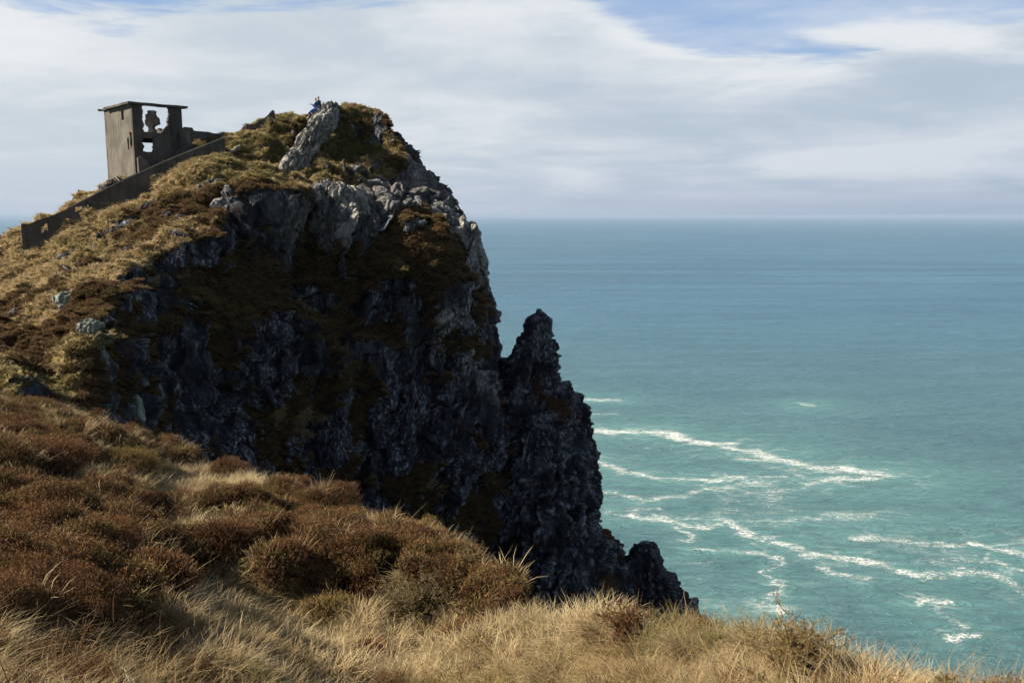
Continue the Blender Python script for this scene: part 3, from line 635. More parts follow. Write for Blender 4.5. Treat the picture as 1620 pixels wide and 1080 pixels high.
kinds = dict(
  palegrass=[blades(70, .34, .010, .6, wind, 4, 1.0, 240 + i, M_PALE, 'pale_grass', .18) for i in range(3)],
  thatch=[blades(70, .30, .0048, 1.25, wind, 5, .9, 210 + i, M_GRASS2, 'dead_grass', .16, .55) for i in range(3)],
  nearheath=[sprigs(260, .22, .30, 220 + i, M_HEATH, 'heather_clump', .0085, 12) for i in range(2)] + [sprigs(220, .20, .26, 223, M_HEATHG, 'heather_clump', .0085, 12)],
  stalk=[blades(5, .46, .0040, .25, (.1, 0), 4, .25, 230 + i, M_STEM, 'dead_stalk', .06) for i in range(3)],
  grass=[blades(85, .26, .0050, .62, wind, 5, 1.3, 100 + i, M_GRASS, 'grass_tuft', .10) for i in range(4)],
  green=[blades(70, .24, .0048, .35, wind, 3, .7, 120 + i, M_GREEN, 'green_tuft', .10) for i in range(2)],
  midgrass=[blades(60, .34, .011, .45, wind, 3, .9, 140 + i, M_GRASS, 'grass_tuft', .16) for i in range(3)],
  heath=[sprigs(130, .26, .34, 160 + i, M_HEATH, 'heather_clump', .017, 9) for i in range(3)] + [sprigs(130, .26, .32, 170 + i, M_HEATHG, 'heather_clump', .017, 9) for i in range(2)],
  farheath=[sprigs(70, .34, .30, 180 + i, M_HEATHF, 'heather_clump', .050, 5) for i in range(2)] + [sprigs(70, .34, .28, 186, M_HEATHG, 'heather_clump', .055, 5)],
  fargrass=[blades(46, .30, .045, .65, wind, 2, 1.0, 190 + i, M_GRASS, 'grass_tuft', .22, .8) for i in range(3)],
  farolive=[blades(46, .24, .045, .65, wind, 2, 1.0, 196 + i, M_GREEN, 'grass_tuft', .22, .8) for i in range(2)],
)
def scatter(name, kind, pts, nrm, scl, label):
    src = bpy.data.collections.new(kind + '_kinds')
    for o in kinds[kind]: src.objects.link(o)
    n = len(pts); me = bpy.data.meshes.new(name); me.vertices.add(n); me.vertices.foreach_set('co', np.asarray(pts, np.float32).ravel())
    r = np.random.default_rng(len(pts))
    rot = np.zeros((n, 3), np.float32); rot[:, 0] = -nrm[:, 1] * .6 + r.normal(0, .1, n); rot[:, 1] = nrm[:, 0] * .6 + r.normal(0, .1, n); rot[:, 2] = r.uniform(0, 6.283, n)
    a = me.attributes.new('rot', 'FLOAT_VECTOR', 'POINT'); a.data.foreach_set('vector', rot.ravel())
    a = me.attributes.new('scl', 'FLOAT', 'POINT'); a.data.foreach_set('value', (scl * r.uniform(.65, 1.3, n)).astype(np.float32))
    a = me.attributes.new('pick', 'INT', 'POINT'); a.data.foreach_set('value', r.integers(0, len(kinds[kind]), n).astype(np.int32))
    o = bpy.data.objects.new(name, me); COL.objects.link(o)
    ng = bpy.data.node_groups.new(name, 'GeometryNodeTree')
    ng.interface.new_socket('Geometry', in_out='INPUT', socket_type='NodeSocketGeometry'); ng.interface.new_socket('Geometry', in_out='OUTPUT', socket_type='NodeSocketGeometry')
    gi = ng.nodes.new('NodeGroupInput'); go = ng.nodes.new('NodeGroupOutput'); ip = ng.nodes.new('GeometryNodeInstanceOnPoints')
    ci = ng.nodes.new('GeometryNodeCollectionInfo'); ci.inputs['Collection'].default_value = src; ci.inputs['Separate Children'].default_value = True; ci.inputs['Reset Children'].default_value = True
    L = ng.links; L.new(gi.outputs[0], ip.inputs['Points']); L.new(ci.outputs[0], ip.inputs['Instance']); ip.inputs['Pick Instance'].default_value = True
    for nm, dt, sock in (('rot', 'FLOAT_VECTOR', 'Rotation'), ('scl', 'FLOAT', 'Scale'), ('pick', 'INT', 'Instance Index')):
        na = ng.nodes.new('GeometryNodeInputNamedAttribute'); na.data_type = dt; na.inputs[0].default_value = nm; L.new(na.outputs[0], ip.inputs[sock])
    L.new(ip.outputs[0], go.inputs[0]); md = o.modifiers.new('cover', 'NODES'); md.node_group = ng
    tag(o, label, None, None, 'stuff'); return o
def sample_grid(G, weight, n, seed):
    """random points on a grid surface; weight per cell (density per m2 map)"""
    r = np.random.default_rng(seed)
    a = G[:-1, :-1]; b = G[:-1, 1:] - a; c = G[1:, :-1] - a
    cr = np.cross(b, c); ar = np.linalg.norm(cr, axis=2); nn = cr / (ar[..., None] + 1e-9); nn *= np.sign(nn[..., 2:3] + 1e-9)
    w = (ar * weight[:-1, :-1]).ravel(); w = np.clip(w, 0, None); cum = np.cumsum(w); tot = cum[-1]
    k = np.searchsorted(cum, r.random(n) * tot); k = np.clip(k, 0, len(w) - 1)
    i, j = np.divmod(k, ar.shape[1]); u = r.random((n, 1)); v = r.random((n, 1))
    return a[i, j] + b[i, j] * u + c[i, j] * v, nn[i, j], i, j
# foreground
FG2 = FVg[:nrF + 3]; H2 = FHg[:nrF + 3]; Yc = FG2[..., 1]; kpx = 810 + FPX * FG2[..., 0] / np.maximum(FG2[..., 1], .5)
vis = ((kpx > -260) & (kpx < 1880) & (Yc > 1.6)).astype(float)
g_all = np.clip(1 - H2 * 1.25, 0, 1)
patch = fbm(FG2.reshape(-1, 3) * 1.6, 3, 301).reshape(Yc.shape); patch2 = fbm(FG2.reshape(-1, 3) * .8 + 9, 2, 302).reshape(Yc.shape)
def at_(M, i, j): return M[i, j]
w = vis * g_all * (Yc < 12) / np.maximum(Yc, 2.6) ** 1.1 * sstep(patch, -.28, .12)
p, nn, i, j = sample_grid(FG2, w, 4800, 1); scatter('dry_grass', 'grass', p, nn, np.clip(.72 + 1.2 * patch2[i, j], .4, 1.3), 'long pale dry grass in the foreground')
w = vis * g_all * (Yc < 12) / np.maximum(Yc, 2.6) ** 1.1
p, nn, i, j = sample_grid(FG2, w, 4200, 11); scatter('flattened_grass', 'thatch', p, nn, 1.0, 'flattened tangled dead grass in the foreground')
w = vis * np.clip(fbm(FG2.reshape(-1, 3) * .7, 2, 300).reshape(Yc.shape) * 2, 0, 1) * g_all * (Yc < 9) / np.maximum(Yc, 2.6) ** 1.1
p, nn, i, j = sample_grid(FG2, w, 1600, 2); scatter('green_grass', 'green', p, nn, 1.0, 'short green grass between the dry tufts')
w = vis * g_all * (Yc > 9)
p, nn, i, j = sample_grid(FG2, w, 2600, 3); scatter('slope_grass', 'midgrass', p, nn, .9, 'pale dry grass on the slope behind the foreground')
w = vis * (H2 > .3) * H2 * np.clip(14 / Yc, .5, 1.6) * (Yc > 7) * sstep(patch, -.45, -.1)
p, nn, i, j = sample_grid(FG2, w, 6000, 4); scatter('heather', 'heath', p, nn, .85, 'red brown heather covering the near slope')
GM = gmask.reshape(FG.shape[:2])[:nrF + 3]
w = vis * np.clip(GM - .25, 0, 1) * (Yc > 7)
p, nn, i, j = sample_grid(FG2, w, 1700, 17); scatter('hollow_grass', 'palegrass', p, nn, .9, 'pale grass coloured as sunlit, filling the hollows between the heather')
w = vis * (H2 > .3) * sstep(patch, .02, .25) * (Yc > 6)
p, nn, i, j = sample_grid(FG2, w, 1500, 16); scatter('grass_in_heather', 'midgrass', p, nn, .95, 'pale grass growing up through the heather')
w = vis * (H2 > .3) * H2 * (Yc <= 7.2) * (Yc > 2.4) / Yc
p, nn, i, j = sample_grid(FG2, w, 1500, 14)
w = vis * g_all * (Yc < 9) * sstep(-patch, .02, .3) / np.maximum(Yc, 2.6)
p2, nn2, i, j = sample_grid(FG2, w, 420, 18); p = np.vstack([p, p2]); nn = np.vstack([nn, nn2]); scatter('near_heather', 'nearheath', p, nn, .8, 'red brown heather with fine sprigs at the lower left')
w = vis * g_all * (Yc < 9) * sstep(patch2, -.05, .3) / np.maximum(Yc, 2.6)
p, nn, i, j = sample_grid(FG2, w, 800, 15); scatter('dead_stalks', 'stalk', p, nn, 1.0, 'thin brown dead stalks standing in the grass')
# headland
HG = HV.reshape(nr, nc, 3)[:, :cf - 2]; hr = HR.reshape(nr, nc)[:, :cf - 2]; hh_ = HH.reshape(nr, nc)[:, :cf - 2]; ho = HO.reshape(nr, nc)[:, :cf - 2]; hnz = HN[:, 2].reshape(nr, nc)[:, :cf - 2]
hpx = 810 + FPX * HG[..., 0] / np.maximum(HG[..., 1], 1)
visH = ((hpx > -120) & (HG[..., 2] > -34) & (HG[..., 1] > 25)).astype(float)
w = visH * (hr < .42) * (hh_ > .4)
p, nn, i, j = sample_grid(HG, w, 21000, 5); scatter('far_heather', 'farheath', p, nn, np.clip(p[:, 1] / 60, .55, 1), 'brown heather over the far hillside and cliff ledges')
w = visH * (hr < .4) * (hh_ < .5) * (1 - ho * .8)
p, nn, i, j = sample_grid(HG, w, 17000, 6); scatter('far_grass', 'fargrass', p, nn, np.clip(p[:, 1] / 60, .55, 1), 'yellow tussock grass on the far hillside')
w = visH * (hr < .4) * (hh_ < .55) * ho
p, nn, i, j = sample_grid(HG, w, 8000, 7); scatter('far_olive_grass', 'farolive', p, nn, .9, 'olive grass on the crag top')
#@@OBJECTS
# ================================================================== BUILDINGS AND WALLS
def ragged(name, O, U, n, Wd, H, th, keep, cell=.1, mat=None, parent=None, jit=.035, seed=0):
    """wall panel on frame O + U*u + Z*v, thickness th along n; keep(u,v)->bool arrays decide which cells stand"""
    O = np.asarray(O, float); U = np.asarray(U, float); U = U / np.linalg.norm(U); n = np.asarray(n, float); n = n / np.linalg.norm(n)
    nu = max(2, int(round(Wd / cell))); nv = max(2, int(round(H / cell))); us = np.linspace(0, Wd, nu + 1); vs = np.linspace(0, H, nv + 1)
    uc, vc = np.meshgrid((us[:-1] + us[1:]) / 2, (vs[:-1] + vs[1:]) / 2); K = keep(uc, vc)
    uu, vv = np.meshgrid(us, vs); q = np.stack([uu.ravel(), vv.ravel(), uu.ravel() * 0 + seed * 3.7], 1)
    ju = jit * fbm(q * 3, 2, 401 + seed); jv = jit * fbm(q * 3, 2, 402 + seed); jw = .03 * fbm(q * 1.5, 3, 403 + seed)
    ins = (uu.ravel() > .01) & (uu.ravel() < Wd - .01); ju = ju * ins
    Z = np.array((0, 0, 1.0)); base = O + np.outer(uu.ravel() + ju, U) + np.outer(vv.ravel() + jv, Z)
    Va = base + np.outer(jw, n); Vb = base + np.outer(th + jw * .5, n); N = len(base); V = np.vstack([Va, Vb])
    ix = lambda i, j: i * (nu + 1) + j; F = []
    for i in range(nv):
        for j in range(nu):
            if not K[i, j]: continue
            a, b, c, d = ix(i, j), ix(i, j + 1), ix(i + 1, j + 1), ix(i + 1, j)
            F.append((a, b, c, d)); F.append((a + N, d + N, c + N, b + N))
            if i == 0 or not K[i - 1, j]: F.append((a, a + N, b + N, b))
            if i == nv - 1 or not K[i + 1, j]: F.append((d, c, c + N, d + N))
            if j == 0 or not K[i, j - 1]: F.append((a, d, d + N, a + N))
            if j == nu - 1 or not K[i, j + 1]: F.append((b, b + N, c + N, c))
    used = np.unique(np.array(F)); mp = -np.ones(len(V), int); mp[used] = np.arange(len(used))
    off = parent.location if parent else Vector((0, 0, 0))
    return mesh_np(name, V[used] - np.array(off), mp[np.array(F)], mat, False, parent)
def hole(u, v, pts, rag=.12, seed=0):
    """inside test for a polygon with a ragged outline"""
    w = np.stack([u.ravel() * 3, v.ravel() * 3, u.ravel() * 0 + seed], 1)
    uu = u + (rag * fbm(w, 3, 500 + seed)).reshape(u.shape); vv = v + (rag * fbm(w + 30, 3, 510 + seed)).reshape(u.shape)
    ins = np.zeros(u.shape, bool); k = len(pts)
    for i in range(k):
        (x0, y0), (x1, y1) = pts[i], pts[(i + 1) % k]
        c = ((y0 > vv) != (y1 > vv)) & (uu < (x1 - x0) * (vv - y0) / (y1 - y0 + 1e-9) + x0); ins ^= c
    return ins
def box_np(V, F, O, X, Y, Z):
    k = len(V); O = np.asarray(O, float)
    for a in (0, 1):
        for b in (0, 1):
            for c in (0, 1): V.append(O + a * np.asarray(X) + b * np.asarray(Y) + c * np.asarray(Z))
    for f in ((0, 1, 3, 2), (4, 6, 7, 5), (0, 4, 5, 1), (2, 3, 7, 6), (0, 2, 6, 4), (1, 5, 7, 3)): F.append(tuple(k + i for i in f))

CX, CY = P(208, 165, 65)[0], 65.0
Ld = np.array((-.68, .733, 0)); Rd = np.array((.733, .68, 0)); TZ = P(208, 165, 65)[2]; BZ = -1.0; HT = TZ - BZ
tw = empty('lookout_tower', (CX, CY, BZ)); tag(tw, 'roofless-backed concrete lookout tower with a large ragged hole in its wall, standing on the ridge', 'tower')
tw['label'] = 'ruined grey concrete lookout tower with flat roof and a large ragged hole in its wall'
C0 = np.array((CX, CY, BZ)); A_, B_ = 5.7, 3.63
z = lambda h: h - BZ
# shaded wall with the big opening
ragged('wall', C0, Rd, Ld, B_, HT, .28, lambda u, v: ~(hole(u, v, [(.82, z(6.5)), (.72, z(7.0)), (.86, z(7.5)), (.78, z(8.12)), (2.66, z(8.10)), (2.72, z(7.4)), (2.6, z(6.8)), (2.4, z(6.4)), (2.0, z(5.9)), (1.5, z(5.5)), (1.35, z(4.6)), (.72, z(4.5)), (.66, z(5.6)), (.62, z(6.2))], .16, 1)), .06, M_CONC2, tw, seed=1)
# lit wall with three small openings
ragged('wall', C0 + Rd * .28 * 0 + Ld * .28, Ld, Rd, A_ - .28, HT, .28, lambda u, v: ~(hole(u, v, [(1.35, z(6.95)), (1.35, z(7.75)), (1.85, z(7.75)), (1.85, z(6.95))], .08, 2) | hole(u, v, [(.02, z(4.9)), (.02, z(5.9)), (.38, z(6.1)), (.45, z(5.1))], .12, 3) | hole(u, v, [(.62, z(4.8)), (.60, z(5.7)), (.95, z(5.6)), (.95, z(4.9))], .12, 4)), .06, M_CONC, tw, seed=2)
# far walls
ragged('wall', C0 + Ld * A_, Rd, -Ld, B_, HT - .02, .28, lambda u, v: ~(hole(u, v, [(.4, z(6.6)), (.4, z(9)), (3.9, z(9)), (3.9, z(6.6))], .25, 5) | hole(u, v, [(1.9, z(5.0)), (1.9, z(6.2)), (3.9, z(6.2)), (3.9, z(5.0))], .2, 6)), .09, M_CONC2, tw, seed=3)
ragged('wall', C0 + Rd * B_ + Ld * .28, Ld, -Rd, A_ - .56, HT - .02, .28, lambda u, v: ~(hole(u, v, [(.25, z(6.45)), (.25, z(9)), (5.6, z(9)), (5.6, z(6.6))], .25, 7) | hole(u, v, [(3.0, z(5.0)), (3.0, z(6.1)), (5.8, z(6.1)), (5.8, z(5.0))], .2, 8)), .09, M_CONC2, tw, seed=4)
# upper floor, broken
V = []; F = []
box_np(V, F, C0 + Ld * .30 + Rd * .30 + np.array((0, 0, z(5.62))), Rd * 2.0, Ld * 4.9, (0, 0, .42)); box_np(V, F, C0 + Ld * .7 + Rd * 2.3 + np.array((0, 0, z(5.68))), Rd * 1.0, Ld * 4.5, (0, 0, .3))
mesh_np('floor_slab', np.array(V) - C0, F, M_MASON, False, tw)
ragged('partition', C0 + Ld * 1.25 + Rd * 1.5, Rd, Ld, B_ - 1.8, z(5.6), .2, lambda u, v: v < z(4.2) + u * .75, .1, M_CONC2, tw, seed=6)
# rubble pier left standing on the floor
o_ = P(241, 192, 70.5)
ragged('rubble_pier', (o_[0] - .55, 70.4, 6.2), (1, 0, 0), (0, 1, 0), 1.1, 2.15, .5, lambda u, v: hole(u, v, [(.15, -.2), (.25, .5), (.02, .8), (.02, 1.6), (.22, 1.68), (.2, 1.9), (.72, 1.95), (.8, 1.6), (1.02, 1.2), (1.05, .9), (.6, .7), (.8, .3), (1.0, -.2)], .08, 9), .05, M_MASON, tw, seed=7)
# flat roof slab: whole over the front and the left, fallen in at the back right
ov = .34; ro = C0 + np.array((0, 0, HT)) - (Ld + Rd) * ov
def slab(name, O, u0, U, v0, Vv, th, keep, cell, mat, parent, seed):
    nu = int(u0 / cell); nv = int(v0 / cell); us = np.linspace(0, u0, nu + 1); vs = np.linspace(0, v0, nv + 1)
    uc, vc = np.meshgrid((us[:-1] + us[1:]) / 2, (vs[:-1] + vs[1:]) / 2); K = keep(uc, vc); uu, vv = np.meshgrid(us, vs)
    q = np.stack([uu.ravel() * 2, vv.ravel() * 2, 0 * uu.ravel() + seed], 1); jz = .03 * fbm(q, 3, 601); je = .035 * fbm(q * 2, 2, 602)
    b = O + np.outer(uu.ravel() + je, U) + np.outer(vv.ravel() + je, Vv); Va = b + np.outer(jz, (0, 0, 1)); N = len(b); V = np.vstack([Va, Va + np.array((0, 0, th))]); F = []
    ix = lambda i, j: i * (nu + 1) + j
    for i in range(nv):
        for j in range(nu):
            if not K[i, j]: continue
            a, b_, c, d = ix(i, j), ix(i, j + 1), ix(i + 1, j + 1), ix(i + 1, j)
            F += [(a, d, c, b_), (a + N, b_ + N, c + N, d + N)]
            if i == 0 or not K[i - 1, j]: F.append((a, b_, b_ + N, a + N))
            if i == nv - 1 or not K[i + 1, j]: F.append((d, d + N, c + N, c))
            if j == 0 or not K[i, j - 1]: F.append((a, a + N, d + N, d))
            if j == nu - 1 or not K[i, j + 1]: F.append((b_, c, c + N, b_ + N))
    return mesh_np(name, V - C0, F, mat, False, parent)
slab('roof', ro, B_ + 2 * ov, Rd, A_ + 2 * ov, Ld, .15, lambda u, v: ~hole(u, v, [(1.05, .75), (1.0, 5.6), (1.6, 7.2), (5.2, 7.2), (5.2, .85)], .2, 11) & ~hole(u, v, [(-.3, 6.3), (.15, 6.2), (.2, 5.2), (-.3, 5.1)], .1, 12), .09, M_CONC2, tw, 3)

# long sloping boundary wall
W0 = P(37, 357, 58.5); W1 = P(356, 218, 61.5); WU = W1 - W0; WL = math.hypot(WU[0], WU[1]); wu = np.array((WU[0], WU[1], 0)) / WL; wn = np.array((-wu[1], wu[0], 0))
topk = [(P(a, b, c)[:2], P(a, b, c)[2]) for a, b, c in ((37, 357, 58.5), (82, 341, 58.9), (107, 330.5, 59.2), (200, 283, 60), (280, 248, 60.8), (356, 218, 61.5))]
tu = [float(np.dot(q[0] - W0[:2], wu[:2])) for q in topk]; tz = [q[1] for q in topk]; zb0 = W0[2] - 2.2
bw = empty('boundary_wall', (W0[0], W0[1], zb0)); tag(bw, 'long grey concrete wall running straight down the grassy slope below the tower', 'wall')
topf = lambda u: np.interp(u, tu, tz) - zb0
def hb(u, v):
    k = (v < topf(u)) & (v > topf(u) - 3.6)
    k &= ~hole(u, v, [(.95, topf(.95) - .75), (.95, topf(.95) - .45), (1.35, topf(.95) - .45), (1.35, topf(.95) - .75)], .1, 21)
    k &= ~hole(u, v, [(3.1, topf(3.1) - .5), (3.1, topf(3.1) - .28), (3.5, topf(3.1) - .2), (3.5, topf(3.1) - .5)], .08, 22); return k
# panel follows its slope: shear the grid so the top edge is smooth
def wall_strip(name, O, U, nrm, us, top, depth, th, mat, parent, holes=()):
    us = np.asarray(us); nv = max(3, int(depth / .12)); vv = np.linspace(0, 1, nv + 1); nu = len(us) - 1
    q = np.stack(np.meshgrid(us, vv), -1); uu = q[..., 0]; f = q[..., 1]; zz = top(uu) - depth * (1 - f)
    w = np.stack([uu.ravel(), zz.ravel(), 0 * uu.ravel()], 1); jw = .04 * fbm(w * 1.2, 4, 611); zz = zz + (.035 * fbm(w * 2.5, 3, 612)).reshape(zz.shape) * (f > .99)
    b = np.asarray(O)[None] + np.outer(uu.ravel(), U) + np.outer(zz.ravel(), (0, 0, 1)); N = len(b); V = np.vstack([b + np.outer(jw, nrm), b + np.outer(th + 0 * jw, nrm)]); F = []
    uc = (uu[:-1, :-1] + uu[1:, 1:]) / 2; dc = (top(uu) - zz); dc = (dc[:-1, :-1] + dc[1:, 1:]) / 2; K = np.ones(uc.shape, bool)
    for (a, c, d0, d1, sd_) in holes: K &= ~hole(uc, dc, [(a, d0), (a, d1), (c, d1), (c, d0)], .1, sd_)
    ix = lambda i, j: i * (nu + 1) + j
    for i in range(nv):
        for j in range(nu):
            if not K[i, j]: continue
            a, b_, c, d = ix(i, j), ix(i, j + 1), ix(i + 1, j + 1), ix(i + 1, j); F += [(a, b_, c, d), (a + N, d + N, c + N, b_ + N)]
            if i == 0 or not K[i - 1, j]: F.append((a, a + N, b_ + N, b_))
            if i == nv - 1 or not K[i + 1, j]: F.append((d, c, c + N, d + N))
            if j == 0 or not K[i, j - 1]: F.append((a, d, d + N, a + N))
            if j == nu - 1 or not K[i, j + 1]: F.append((b_, b_ + N, c + N, c))
    off = np.array(parent.location) if parent else 0
    return mesh_np(name, V - off, F, mat, False, parent)
O2 = np.array((W0[0], W0[1], 0)); tops = lambda u: np.interp(u, tu, tz)
wall_strip('wall', O2, wu, wn, np.arange(0, WL + .05, .12), tops, 3.4, .28, M_CONC2, bw, [(.95, 1.4, .45, .75, 21), (3.1, 3.6, .22, .5, 22), (8.0, 8.3, .5, .65, 23)])
wall_strip('coping', O2 - wn * .05, wu, wn, np.arange(tu[2], WL + .05, .12), lambda u: tops(u) + .075, .07, .38, M_CAP, bw)
wall_strip('end_pier', O2 - wn * .08 - wu * .12, wu, wn, np.arange(0, .30, .05), lambda u: tops(u) * 0 + tz[0] + .12, 2.6, .42, M_CONC2, bw)
wall_strip('return_wall', O2 + wu * (WL - .2) + wn * .29, wn, -wu, np.arange(0, 2.2, .1), lambda u: tz[-1] + .0 * u - .25 * u, 2.6, .26, M_CONC2, bw)

# roofless annex wall behind, joined to the tower
a0 = P(284, 207, 66.8); a1 = P(356, 211, 67.6); au = (a1 - a0)[:2]; AL = np.linalg.norm(au); au = np.array((au[0] / AL, au[1] / AL, 0)); an = np.array((-au[1], au[0], 0))
ax = empty('annex_wall', (a0[0], a0[1], 3.0)); tag(ax, 'low dark roofless annex wall between the tower and the top of the grassy slope', 'wall')
zt = lambda py, Y=67.2: P(300, py, Y)[2]
wall_strip('wall', np.array((a0[0], a0[1], 0)), au, an, np.arange(0, AL, .1), lambda u: np.interp(u, [0, .35, .9, 1.0, 2.0, 2.4, 3.4], [zt(206), zt(201.5), zt(203), zt(207), zt(208.5), zt(210.5), zt(211.5)]), 3.2, .3, M_CONC2, ax)
wall_strip('pilaster', np.array((a0[0], a0[1], 0)) + au * .5 - an * .12, au, an, np.arange(0, .26, .05), lambda u: zt(207.5) + 0 * u, 2.6, .10, M_CONC, ax)
wall_strip('ramp_wall', np.array((C0[0], C0[1], 0)) + Rd * .95 - Ld * .9, Rd, Ld, np.arange(0, 3.6, .1), lambda u: np.interp(u, [0, .5, 2.4, 3.6], [zt(268, 64), zt(262, 64), zt(228, 65), zt(214, 66)]), 3.0, .28, M_CONC2, ax)
wall_strip('broken_buttress', np.array((C0[0], C0[1], 0)) + Rd * .12 - Ld * .35, Rd, Ld, np.arange(0, .95, .07), lambda u: np.interp(u, [0, .25, .6, .9], [zt(248, 64), zt(246, 64), zt(252, 64), zt(264, 64)]), 2.4, .3, M_CONC, ax)

# jagged masonry remnant near the crag
mo = P(391, 222, 67); mz = .0483
mr_ = ragged('ruined_wall', (mo[0], 67, mo[2] - .5), (1, .12, 0), (0, 1, 0), 2.2, 2.9, .5,
    lambda u, v: hole(u, v, [(0.02, -.1), (.12, .9), (.04, 1.5), (.5, 1.62), (1.0, 1.9), (1.45, 2.25), (1.72, 2.62), (1.98, 2.6), (2.0, 1.9), (2.15, 1.5), (2.15, -.1)], .16, 31), .06, M_MASON, None, .05, 9)
tag(mr_, 'jagged dark piece of broken stone wall rising to a point beside the grassy crag', 'ruined wall')
for (px, py, Y, L, lab) in ((366, 243, 62.5, .9, 'pale fallen concrete beam lying just past the end of the long wall'), (375, 236, 63.2, .5, 'grey fallen concrete block uphill of the pale fallen beam')):
    h = head_point(px, py); V = []; F = []
    rt = Matrix.Rotation(R(28), 3, 'Y'); bm = bmesh.new(); bmesh.ops.create_cube(bm, size=1, matrix=Matrix.Diagonal((L, .35, .22, 1)))
    bmesh.ops.bevel(bm, geom=bm.edges[:], offset=.03, segments=2, affect='EDGES')
    bmesh.ops.subdivide_edges(bm, edges=bm.edges[:], cuts=1)
    for v_ in bm.verts: v_.co += Vector(rng.normal(0, .012, 3))
    me = bpy.data.meshes.new('fallen_block'); bm.to_mesh(me); bm.free(); me.materials.append(M_CAP)
    o = bpy.data.objects.new('fallen_block', me); COL.objects.link(o); o.location = (h[0], h[1] - .2, h[2] + .18); o.rotation_euler = (R(8), R(-27), R(12)); tag(o, lab, 'concrete block', 'fallen concrete by the long wall')

# ================================================================== ROCKS
def mat_rock(name, pale, green=0.0, dk=1.0):
    m, t, out = new_mat(name)
    pos = t.add('ShaderNodeNewGeometry').outputs['Position']; bedv = t.mapping(pos, rot=(0, R(24), 0), sc=(1, 1, .4))
    n1 = t.noise(bedv, 1.6, 8, .65, .4); n2 = t.noise(bedv, 6, 7, .7, .3)
    c = t.ramp(n1, [(.28, (.02 * dk, .019 * dk, .02 * dk)), (.45, (.075 * dk, .074 * dk, .075 * dk)), (.62, (.20 * dk, .195 * dk, .19 * dk))])
    c = t.mix(t.math('MULTIPLY', t.mr(n2, .45, .62), pale), c, (.42, .40, .35, 1))
    if green: c = t.mix(t.math('MULTIPLY', t.mr(n1, .4, .6), green), c, (.26, .32, .24, 1))
    principled(t, out, c, .9, t.bump(t.math('ADD', n1, n2), .9, .12), .15); return m
M_ROCKP = mat_rock('lichened_rock', .85); M_ROCKG = mat_rock('green_lichened_rock', .5, .6); M_ROCKD = mat_rock('grey_shaded_rock', .28, 0, .45)  # last one darkened to put shade into the shaded blocks; also grey hillside rocks
def boulder(name, px, py, Y, size, tilt, mat, label, grp=None, seed=0, push=.3, sub=6, on=True):
    c = head_point(px, py) if on else P(px, py, Y)
    if on and Y: c = P(px, py, c[1])
    bm = bmesh.new(); bmesh.ops.create_icosphere(bm, subdivisions=sub, radius=1.0)
    q = np.array([v.co[:] for v in bm.verts]); sz = np.array(size)
    q = np.sign(q) * np.abs(q) ** .62
    p = q * sz; rm = np.array(Euler((R(tilt[0]), R(tilt[1]), R(tilt[2]))).to_matrix()); p = p @ rm.T
    w = p + c + seed * 11.3; nrm = q / np.linalg.norm(q, axis=1, keepdims=True) @ rm.T; s = min(size)
    h1, e1, _ = cells(bed(w, s * 1.3, 1.8), 31 + seed); h2, e2, _ = cells(bed(w, s * .45, 2.2), 37 + seed)
    d = s * (.62 * h1 + .30 * h2 - .22 * (1 - sstep(e1, 0, .12)) + .10 * fbm(w * 3 / s, 3, 5))
    p = p + nrm * d[:, None]
    for v_, co in zip(bm.verts, p): v_.co = co
    me = bpy.data.meshes.new(name); bm.to_mesh(me); bm.free(); me.materials.append(mat)
    o = bpy.data.objects.new(name, me); COL.objects.link(o); o.location = (c[0], c[1] + push, c[2]); tag(o, label, 'rock', grp); return o
boulder('rock_slab', 508, 181, 0, (1.15, 1.3, .65), (0, -38, 0), M_ROCKP, 'pale sloping slab on the crag top that the two seated people lean against', 'rock outcrops of the crag', 1, .5)
boulder('rock_rib', 488, 232, 0, (.75, 1.2, 2.6), (0, 33, 0), M_ROCKP, 'long grey rock rib leaning up the crag beside the shaded olive gully', 'rock outcrops of the crag', 2, .25)
boulder('rock_rib', 464, 262, 0, (.6, .9, 1.1), (0, 30, 0), M_ROCKP, 'short pale rock tip at the lower left foot of the long leaning rib', 'rock outcrops of the crag', 8, .2)
boulder('rock_outcrop', 705, 350, 0, (1.55, 1.2, 1.0), (0, 25, 0), M_ROCKP, 'big sunlit pale boulder at the cliff edge above the brown heather bulge', 'rock outcrops of the crag', 3, .9)
boulder('rock_outcrop', 746, 392, 0, (.7, 1.3, 1.9), (0, -14, 0), M_ROCKP, 'tall pale rock on the cliff edge just below the big sunlit boulder', 'rock outcrops of the crag', 4, .6)
boulder('rock_outcrop', 742, 582, 0, (.5, .8, 1.6), (0, -12, 0), M_ROCKP, 'wedge of sunlit rock pointing down the dark cliff, level with the notch beside the pinnacle', 'rock outcrops of the crag', 5, .7)
boulder('rock_outcrop', 704, 503, 0, (.6, .8, .9), (0, 20, 0), M_ROCKP, 'small lit rock on the cliff face between two brown heather patches', 'rock outcrops of the crag', 6, .3)
boulder('rock_outcrop', 545, 318, 0, (1.5, 1.3, .65), (0, 48, 0), M_ROCKP, 'lit slanting rock band below the olive gully, above the dark face', 'rock outcrops of the crag', 7, 1.0)
boulder('rock_outcrop', 505, 310, 0, (.6, 1.0, 1.1), (0, 30, 0), M_ROCKP, 'lit leaning slab at the left end of the slanting rock band', 'rock outcrops of the crag', 12, .8)
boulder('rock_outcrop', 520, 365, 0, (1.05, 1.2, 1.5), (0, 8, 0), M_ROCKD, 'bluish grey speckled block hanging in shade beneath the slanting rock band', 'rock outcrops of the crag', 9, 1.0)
boulder('rock_outcrop', 574, 362, 0, (.8, 1.1, 1.1), (0, 12, 0), M_ROCKD, 'smaller shaded grey block right of the speckled block', 'rock outcrops of the crag', 10, .5)
